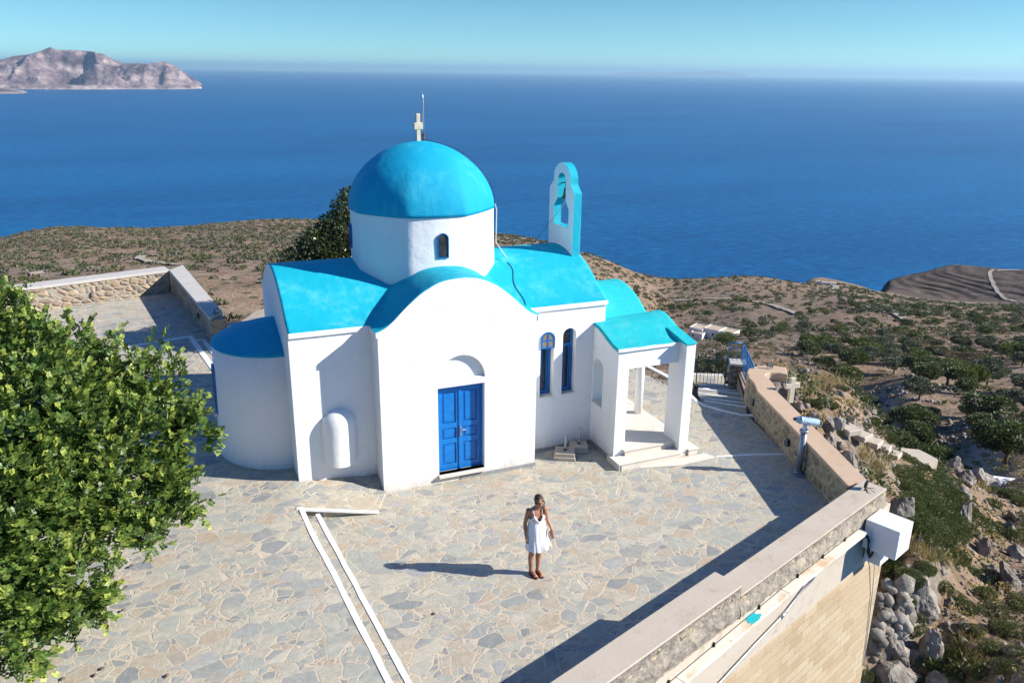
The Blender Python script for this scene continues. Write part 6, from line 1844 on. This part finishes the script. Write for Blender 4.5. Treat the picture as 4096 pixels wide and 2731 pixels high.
# --- houses
def m_roofs():
    return simple('flat_roof_screed', (0.46, 0.37, 0.26), .9, 0, .15, .5)
M['screed'] = m_roofs()
def boxhouse(name, c, rz, blocks, label, cat="house", win=(), wmat='house_white', ph=.35, scl=1.0):
    e_ = empty(name, (0, 0, 0)); tag(e_, label, cat)
    for (x0, x1, y0, y1, h0, h) in blocks:
        mb = MB(); mb.box(x0, x1, y0, y1, h0 - 2.5, h); mb.build("wall", [M[wmat]], e_, local=True)
        mb = MB(); mb.box(x0 + .25, x1 - .25, y0 + .25, y1 - .25, h, h + .03); mb.build("roof", [M['screed']], e_, local=True)
        mb = MB(); mb.slab([(x0 - .02, y0 - .02), (x1 + .02, y0 - .02), (x1 + .02, y1 + .02), (x0 - .02, y1 + .02)], [[(x0 + .25, y0 + .25), (x1 - .25, y0 + .25), (x1 - .25, y1 - .25), (x0 + .25, y1 - .25)]], PZ, h - .01, h + ph); mb.build("roof_parapet", [M[wmat]], e_, local=True)
    for (x0, x1, y, z0, z1) in win:
        mb = MB(); mb.box(x0, x1, y - .06, y + .02, z0, z1); mb.build("window", [M['glass']], e_, local=True)
    e_.location = c; e_.rotation_euler = (0, 0, rz); e_.scale = (scl,) * 3
p_, D = land_hit(2852, 1352); dv = math.atan2(p_[0] - CAM[0], p_[1] - CAM[1])
boxhouse("white_house", (p_[0], p_[1], p_[2] + .3), -dv + R(-24), [(-13, -5, -4, 5, 0, 4.2), (-5, 4, -2, 7, 0, 4.8), (4, 12, -1, 8, 0, 4.6), (-10, -3, -8, -4, 0, 2.8), (-15, -13, 0, 5, 0, 2.5)], "low white modern house with flat beige roofs among the hillside trees", scl=.66,
         win=((-11, -9.5, -4, 1.2, 2.6), (-9, -8, -8, .9, 1.9), (6, 7, -1, 2.4, 3.1), (8.4, 9.4, -1, 2.4, 3.1), (10.5, 11.2, -1, 2.4, 3.1), (0, 1.2, -2, 1.5, 2.9)))
p_, D = land_hit(155, 1112)
boxhouse("stone_hut", (p_[0], p_[1], p_[2]), R(20), [(-2.4, 2.4, -2, 2, 0, 1.5)], "tiny pale ruined hut among the scrub beyond the far left wall", "hut", win=((-1.8, -1.2, -2, .2, .9),), wmat='drystone')
p_, D = land_hit(3315, 1140, 600)
boxhouse("shore_house", (p_[0], p_[1], p_[2] + .5), R(-40), [(-11, 11, -4, 4, 0, 3.6), (-20, -13, 2, 8, 0, 3.2)], "small white house on the little headland by the bay", scl=.6, win=((-8, -6, -4, .8, 2.6), (-2, 0, -4, .8, 2.6), (4, 6, -4, .8, 2.6)))
p_, D = land_hit(3990, 1955)
e_az = math.atan2(p_[0] - CAM[0], p_[1] - CAM[1])
boxhouse("roof_terrace_house", (p_[0] + .3, p_[1], p_[2] - .25), -e_az + R(18), [(-1.0, 1.3, -1.2, 1.6, -2, .0), (1.3, 7, -2.6, .6, -2, -.35), (.1, .9, .4, 1.2, -.2, .15)], "white parapeted flat roof of a house on the slope at the right edge", "house", ph=.16)
# ------------------------------------------------------------------ the woman on the terrace
def m_skin():
    t = NT('tanned_skin', .5, .35); p = t.pos(obj=True)
    c = t.mix(t.noise(p, 12, 4), (.33, .155, .088), (.42, .215, .13)); t.base(c)
    t.b.inputs['Subsurface Weight'].default_value = .12; t.b.inputs['Subsurface Radius'].default_value = (.02, .008, .004)
    return t.m
M['skin'] = m_skin()
M['lip'] = simple('lip_red', (.34, .10, .075), .45)
M['eye'] = simple('dark_eyes', (.05, .03, .02), .4)
M['hair'] = simple('dark_brown_hair', (.035, .019, .011), .38, 0, .5, 60, .5, .6)
M['dress'] = simple('white_cotton', (.80, .80, .83), .85, 0, .03, 30)
M['sole'] = simple('dark_red_rubber', (.09, .012, .018), .6)
M['strap'] = simple('red_strap', (.42, .02, .035), .5)
PX_, PY_ = 1.855, -4.00
wm = empty("person", (0, 0, 0)); tag(wm, "woman in short white sun dress and red flip flops, looking down on the paving", "person")
def ball(mb, c, rx, ry, rz, n=16, tilt=None):
    base = len(mb.v); rows = n // 2
    Mt = tilt or Matrix.Identity(3)
    for i in range(rows + 1):
        th = math.pi * i / rows
        for k in range(n):
            ph = 2 * math.pi * k / n
            p = Mt @ Vector((rx * math.sin(th) * math.cos(ph), ry * math.sin(th) * math.sin(ph), rz * math.cos(th)))
            mb.v.append(tuple(Vector(c) + p))
    for i in range(rows):
        for k in range(n):
            k2 = (k + 1) % n
            mb.f.append((base + i * n + k, base + (i + 1) * n + k, base + (i + 1) * n + k2, base + i * n + k2)); mb.m.append(0); mb.sm.append(True)
def limb(mb, pts, rs, n=14):
    P, Rr = [], []
    for i in range(len(pts) - 1):
        for k in range(8):
            u = k / 8; P.append(Vector(pts[i]).lerp(Vector(pts[i + 1]), u)); s_ = u * u * (3 - 2 * u); Rr.append(rs[i] + (rs[i + 1] - rs[i]) * s_)
    P.append(Vector(pts[-1])); Rr.append(rs[-1])
    mb.tube(P, Rr, n)
    for p_, r_ in ((pts[0], rs[0]), (pts[-1], rs[-1])): ball(mb, p_, r_ * .99, r_ * .99, r_ * .99, 12)
def loft(mb, rings, n=28):
    base = len(mb.v)
    for (cx, cy, z, rx, ry) in rings:
        for k in range(n):
            a = 2 * math.pi * k / n; ca, sa = math.cos(a), math.sin(a)
            mb.v.append((cx + rx * math.copysign(abs(ca) ** .85, ca), cy + ry * math.copysign(abs(sa) ** .9, sa), z))
    for i in range(len(rings) - 1):
        for k in range(n):
            k2 = (k + 1) % n; mb.f.append((base + i * n + k, base + i * n + k2, base + (i + 1) * n + k2, base + (i + 1) * n + k)); mb.m.append(0); mb.sm.append(True)
    mb.f.append(tuple(base + k for k in reversed(range(n)))); mb.m.append(0); mb.sm.append(True)
    e = base + (len(rings) - 1) * n; mb.f.append(tuple(e + k for k in range(n))); mb.m.append(0); mb.sm.append(True)
bd = MB()
FZ = .018
loft(bd, [(0, .03, .80, .12, .09), (0, .035, .86, .160, .108), (0, .032, .93, .165, .108), (0, .028, 1.02, .128, .086), (0, .022, 1.08, .118, .080), (0, .012, 1.16, .132, .090), (0, .006, 1.24, .142, .098), (0, .012, 1.31, .150, .088), (0, .018, 1.355, .150, .070), (0, .018, 1.39, .10, .055), (0, .012, 1.42, .058, .05)])
for sx_ in (-1, 1): ball(bd, (sx_ * .066, -.075, 1.215), .058, .046, .056)
limb(bd, [(0, .018, 1.37), (.004, -.004, 1.42), (.010, -.035, 1.485)], [.066, .050, .048])
HC = Vector((.014, -.062, 1.560)); HT = Matrix.Rotation(R(7), 3, 'X') @ Matrix.Rotation(R(-5), 3, 'Y')
def hp(x, y, z): return HC + HT @ Vector((x, y, z))
ball(bd, HC + HT @ Vector((0, .012, .022)), .074, .093, .088, 22, HT)
ball(bd, hp(0, -.018, -.040), .058, .066, .070, 20, HT)
ball(bd, hp(0, -.048, -.083), .030, .028, .022, 12, HT)
ball(bd, hp(0, -.092, -.022), .012, .017, .013, 10, HT); ball(bd, hp(0, -.082, .002), .009, .012, .024, 10, HT)
ball(bd, hp(0, -.080, -.055), .024, .010, .010, 10, HT); ball(bd, hp(0, -.074, .024), .050, .018, .010, 12, HT)
for sx_ in (-1, 1): ball(bd, hp(sx_ * .072, .010, -.012), .010, .020, .030, 10, HT); ball(bd, hp(sx_ * .036, -.066, -.025), .022, .018, .022, 10, HT)
legs = {-1: [(-.080, .03, .86), (-.088, -.005, .47), (-.088, .020, .285), (-.078, .035, .085)], 1: [(.080, .03, .86), (.060, -.010, .47), (.058, .018, .285), (.050, .030, .085)]}
for sx_, L_ in legs.items():
    limb(bd, [L_[0], ((L_[0][0] + L_[1][0]) / 2, .012, .66), L_[1]], [.090, .073, .053]); limb(bd, [L_[1], (L_[2][0], L_[2][1] + .008, .36), L_[2], L_[3]], [.053, .054, .048, .034])
    ax_, ay_ = L_[3][0], L_[3][1]; dx_ = .035 if sx_ > 0 else .045
    limb(bd, [(ax_, ay_ + .012, FZ + .045), (ax_ + dx_ * .5, ay_ - .07, FZ + .042), (ax_ + dx_ * .9, ay_ - .135, FZ + .022)], [.034, .034, .028], 12)
    ball(bd, (ax_ - .004, ay_ + .028, FZ + .028), .030, .034, .030, 12)
    for t_ in range(5):
        o_ = (t_ - 2) * .0155; limb(bd, [(ax_ + dx_ * .9 + o_, ay_ - .135 + abs(t_ - 1.5) * .006, FZ + .018), (ax_ + dx_ * 1.0 + o_ * 1.1, ay_ - .178 + abs(t_ - (1 if sx_ > 0 else 3)) * .008, FZ + .012)], [.012, .0095], 8)
arms = {-1: [(-.152, .02, 1.352), (-.208, .040, 1.085), (-.205, -.005, .855)], 1: [(.152, .02, 1.352), (.222, .055, 1.105), (.262, -.095, .950)]}
for sx_, A3 in arms.items():
    ball(bd, A3[0], .052, .050, .052)
    limb(bd, [A3[0], Vector(A3[0]).lerp(Vector(A3[1]), .4), A3[1]], [.047, .043, .036]); limb(bd, [A3[1], Vector(A3[1]).lerp(Vector(A3[2]), .3), A3[2]], [.036, .037, .024])
    w_ = Vector(A3[2]); hd_ = (Vector((.01, -.10, -1)) if sx_ < 0 else Vector((-.02, -.22, -1))).normalized()
    side_ = Vector((.25 * -sx_, 1, 0)).normalized() if sx_ < 0 else Vector((.9, -.3, 0)).normalized(); side_ = (side_ - hd_ * side_.dot(hd_)).normalized(); nn_ = hd_.cross(side_)
    Mh = Matrix((side_, nn_, hd_)).transposed()
    ball(bd, w_ + hd_ * .045, .036, .017, .055, 14, Mh)
    curl = -nn_ if (nn_.y > 0) else nn_
    for q in range(4):
        o_ = (q - 1.5) * .0185; ln_ = (.066, .078, .074, .060)[q]
        b0 = w_ + hd_ * .085 + side_ * o_; b1 = b0 + hd_ * ln_ * .5 + curl * .008 + side_ * o_ * .10; b2 = b1 + hd_ * ln_ * .42 + curl * (.020 + .006 * q)
        limb(bd, [b0, b1, b2], [.0095, .0088, .0072], 8)
    th0 = w_ + hd_ * .025 + side_ * -.03; th1 = th0 + hd_ * .038 + side_ * -.022 + curl * .010; th2 = th1 + hd_ * .032 + curl * .010
    limb(bd, [th0, th1, th2], [.013, .0105, .008], 8)
ob = bd.build("body_raw", [M['skin']], None, fix=False)
rm = ob.modifiers.new("remesh", 'REMESH'); rm.mode = 'VOXEL'; rm.voxel_size = .0058
sm_ = ob.modifiers.new("smooth", 'SMOOTH'); sm_.factor = .5; sm_.iterations = 4
dg = bpy.context.evaluated_depsgraph_get(); dg.update()
me = bpy.data.meshes.new_from_object(ob.evaluated_get(dg)); bpy.data.objects.remove(ob)
me.name = "body"; me.materials.clear()
for m_ in (M['skin'], M['lip'], M['eye']): me.materials.append(m_)
cen = np.empty(len(me.polygons) * 3, np.float32); me.polygons.foreach_get('center', cen); cen = cen.reshape(-1, 3)
loc = (cen - np.array(HC)) @ np.array(HT)
mi = np.zeros(len(cen), np.int32)
front = loc[:, 1] < -.045
mi[front & ((np.abs(loc[:, 0]) / .024) ** 2 + ((loc[:, 2] + .056) / .0095) ** 2 < 1)] = 1
for sx_ in (-1, 1):
    mi[front & (((loc[:, 0] - sx_ * .030) / .015) ** 2 + ((loc[:, 2] - .002) / .0065) ** 2 < 1)] = 2
    mi[front & (((loc[:, 0] - sx_ * .031) / .019) ** 2 + ((loc[:, 2] - .024) / .0035) ** 2 < 1)] = 2
me.polygons.foreach_set('material_index', mi); me.polygons.foreach_set('use_smooth', np.ones(len(mi), bool)); me.update()
bo = bpy.data.objects.new("body", me); col.objects.link(bo); bo.parent = wm
# dress
def dress_rings():
    return [(1.265, .153, .132, 0, -.004), (1.235, .156, .146, 0, -.004), (1.19, .150, .136, 0, .0), (1.155, .140, .104, 0, .012), (1.10, .155, .118, .004, .014), (1.0, .170, .138, .008, .016), (.88, .182, .150, .016, .016), (.78, .190, .158, .022, .014), (.765, .196, .164, .023, .014), (.68, .210, .178, .030, .010), (.60, .224, .192, .036, .006), (.585, .226, .194, .036, .006)]
rg_ = dress_rings(); n_ = 120; vs = []
for i, (z, rx, ry, ox, oy) in enumerate(rg_):
    dn = max(0, (1.155 - z) / .57)
    for k in range(n_):
        a = 2 * math.pi * k / n_
        pl = 1 + dn * (.075 * math.sin(9 * a + 1.3 * math.sin(2 * a)) + .035 * math.sin(17 * a + 2)) + (.012 * math.sin(24 * a) if 1.0 < z < 1.16 else 0)
        if z < .77: pl += .04 * math.sin(14 * a + .8) * min(1, (.77 - z) / .12)
        zz_ = z
        if i == 0:
            fa = math.cos(a + math.pi / 2)      # 1 at the front
            cup = math.exp(-((abs(math.atan2(math.cos(a), -math.sin(a))) - .62) / .30) ** 2)
            zz_ = 1.215 + .085 * cup - .03 * math.exp(-(math.atan2(math.cos(a), -math.sin(a)) / .22) ** 2)
            if -math.sin(a) < -.1: zz_ = 1.215
        if i == 1: zz_ = min(1.235, 1.20 + .035)
        if z < .62: zz_ += .016 * math.sin(9 * a + .5) + .022 * math.cos(a - .6)
        vs.append((ox + rx * pl * math.cos(a), oy + ry * pl * math.sin(a), zz_))
# keep ring order monotone in z
for k in range(n_):
    z0_ = vs[k][2]; v1 = vs[n_ + k]; vs[n_ + k] = (v1[0], v1[1], min(v1[2], z0_ - .012)); v2 = vs[2 * n_ + k]; vs[2 * n_ + k] = (v2[0], v2[1], min(v2[2], z0_ - .028))
fs_ = [(i * n_ + k, (i + 1) * n_ + k, (i + 1) * n_ + (k + 1) % n_, i * n_ + (k + 1) % n_) for i in range(len(rg_) - 1) for k in range(n_)]
dm = mesh_np("dress", vs, fs_, [M['dress']], wm, smooth=True, local=True)
md = dm.modifiers.new("thick", 'SOLIDIFY'); md.thickness = .004
for sx_ in (-1, 1):
    mb = MB(); mb.tube([(sx_ * .082, -.108, 1.29), (sx_ * .088, -.072, 1.345), (sx_ * .092, -.035, 1.395), (sx_ * .094, .02, 1.412), (sx_ * .09, .08, 1.36), (sx_ * .085, .105, 1.22)], .0055, 6); mb.build("shoulder_strap", [M['dress']], dm)
# hair: cap, tail over the left shoulder
hm = MB(); n_ = 36; rows = 24; base = 0
for i in range(rows + 1):
    th = math.pi * i / rows
    for k in range(n_):
        ph = 2 * math.pi * k / n_
        d = Vector((math.sin(th) * math.cos(ph), math.sin(th) * math.sin(ph), math.cos(th)))
        s_ = 1 + .025 * math.sin(ph * 11 + th * 3) + .02 * math.sin(ph * 23)
        hm.v.append(tuple(hp(d.x * .083 * s_, .018 + d.y * .103 * s_, .026 + d.z * .096 * s_)))
for i in range(rows):
    for k in range(n_):
        th = math.pi * (i + .5) / rows; ph = 2 * math.pi * (k + .5) / n_
        d = Vector((math.sin(th) * math.cos(ph), math.sin(th) * math.sin(ph), math.cos(th)))
        if d.y < -.22 and d.z < .66 - .30 * abs(d.x): continue
        if d.z < -.62: continue
        k2 = (k + 1) % n_
        hm.f.append((i * n_ + k, (i + 1) * n_ + k, (i + 1) * n_ + k2, i * n_ + k2)); hm.m.append(0); hm.sm.append(True)
hair = hm.build("hair", [M['hair']], wm, local=True)
md = hair.modifiers.new("thick", 'SOLIDIFY'); md.thickness = .010
mb = MB()
for q in range(5):
    o_ = (q - 2) * .007
    mb.tube([hp(.03 + o_ * .5, .10, .0), hp(.055 + o_, .085, -.075), Vector((.085 + o_, .005, 1.43)), Vector((.10 + o_, -.075 - .004 * q, 1.375)), Vector((.098 + o_ * 1.2, -.108, 1.30 - .008 * (q % 4)))], [.016, .010, .006, .005, .002], 6)
for q in range(4):
    mb.tube([hp(.05, -.075 + .008 * q, .055), hp(.074 + .003 * q, -.066 + .012 * q, .0), hp(.076 + .004 * q, -.055 + .014 * q, -.07), hp(.08, -.05 + .01 * q, -.125 - .01 * q)], [.010, .009, .007, .002], 6)
    mb.tube([hp(-.05, -.072 + .008 * q, .055), hp(-.075 - .002 * q, -.05 + .014 * q, .0), hp(-.074, -.02 + .016 * q, -.06)], [.010, .009, .003], 6)
mb.build("hair_strand", [M['hair']], wm, fix=False, local=True)
for sx_, L_ in legs.items():
    ax_, ay_ = L_[3][0], L_[3][1]; dx_ = .035 if sx_ > 0 else .045
    ring = []
    for k in range(24):
        a = 2 * math.pi * k / 24; v_ = math.sin(a); w__ = .044 * (1 + .12 * -v_) * math.cos(a); ll_ = v_ * .128
        ring.append((ax_ + dx_ * .48 - ll_ * dx_ / .17 * .85 + w__, ay_ - .068 + ll_))
    mb = MB(); mb.slab(ring, [], PZ, .001, FZ); sole = mb.build("flip_flop", [M['sole']], wm, local=True, bevel=.003)
    mb = MB(); tx, ty = ax_ + dx_ * .92 - .004, ay_ - .142
    for s2 in (-1, 1): mb.tube([(tx, ty, FZ + .012), (tx + s2 * .016, ty + .022, FZ + .046), (ax_ + dx_ * .45 + s2 * .043, ay_ - .045, FZ + .006)], [.0055, .0075, .006], 6)
    mb.build("thong_strap", [M['strap']], sole)
mb = MB(); c_ = Vector(arms[-1][2]) + Vector((0, 0, .012)); mb.tube([c_ + Vector((.026 * math.cos(q), .026 * math.sin(q), 0)) for q in np.linspace(0, 2 * math.pi, 15)], .0035, 5, cap=False); mb.build("bracelet", [M['line']], wm, local=True)
wm.location = (PX_, PY_, .006); wm.rotation_euler = (0, 0, R(-4))
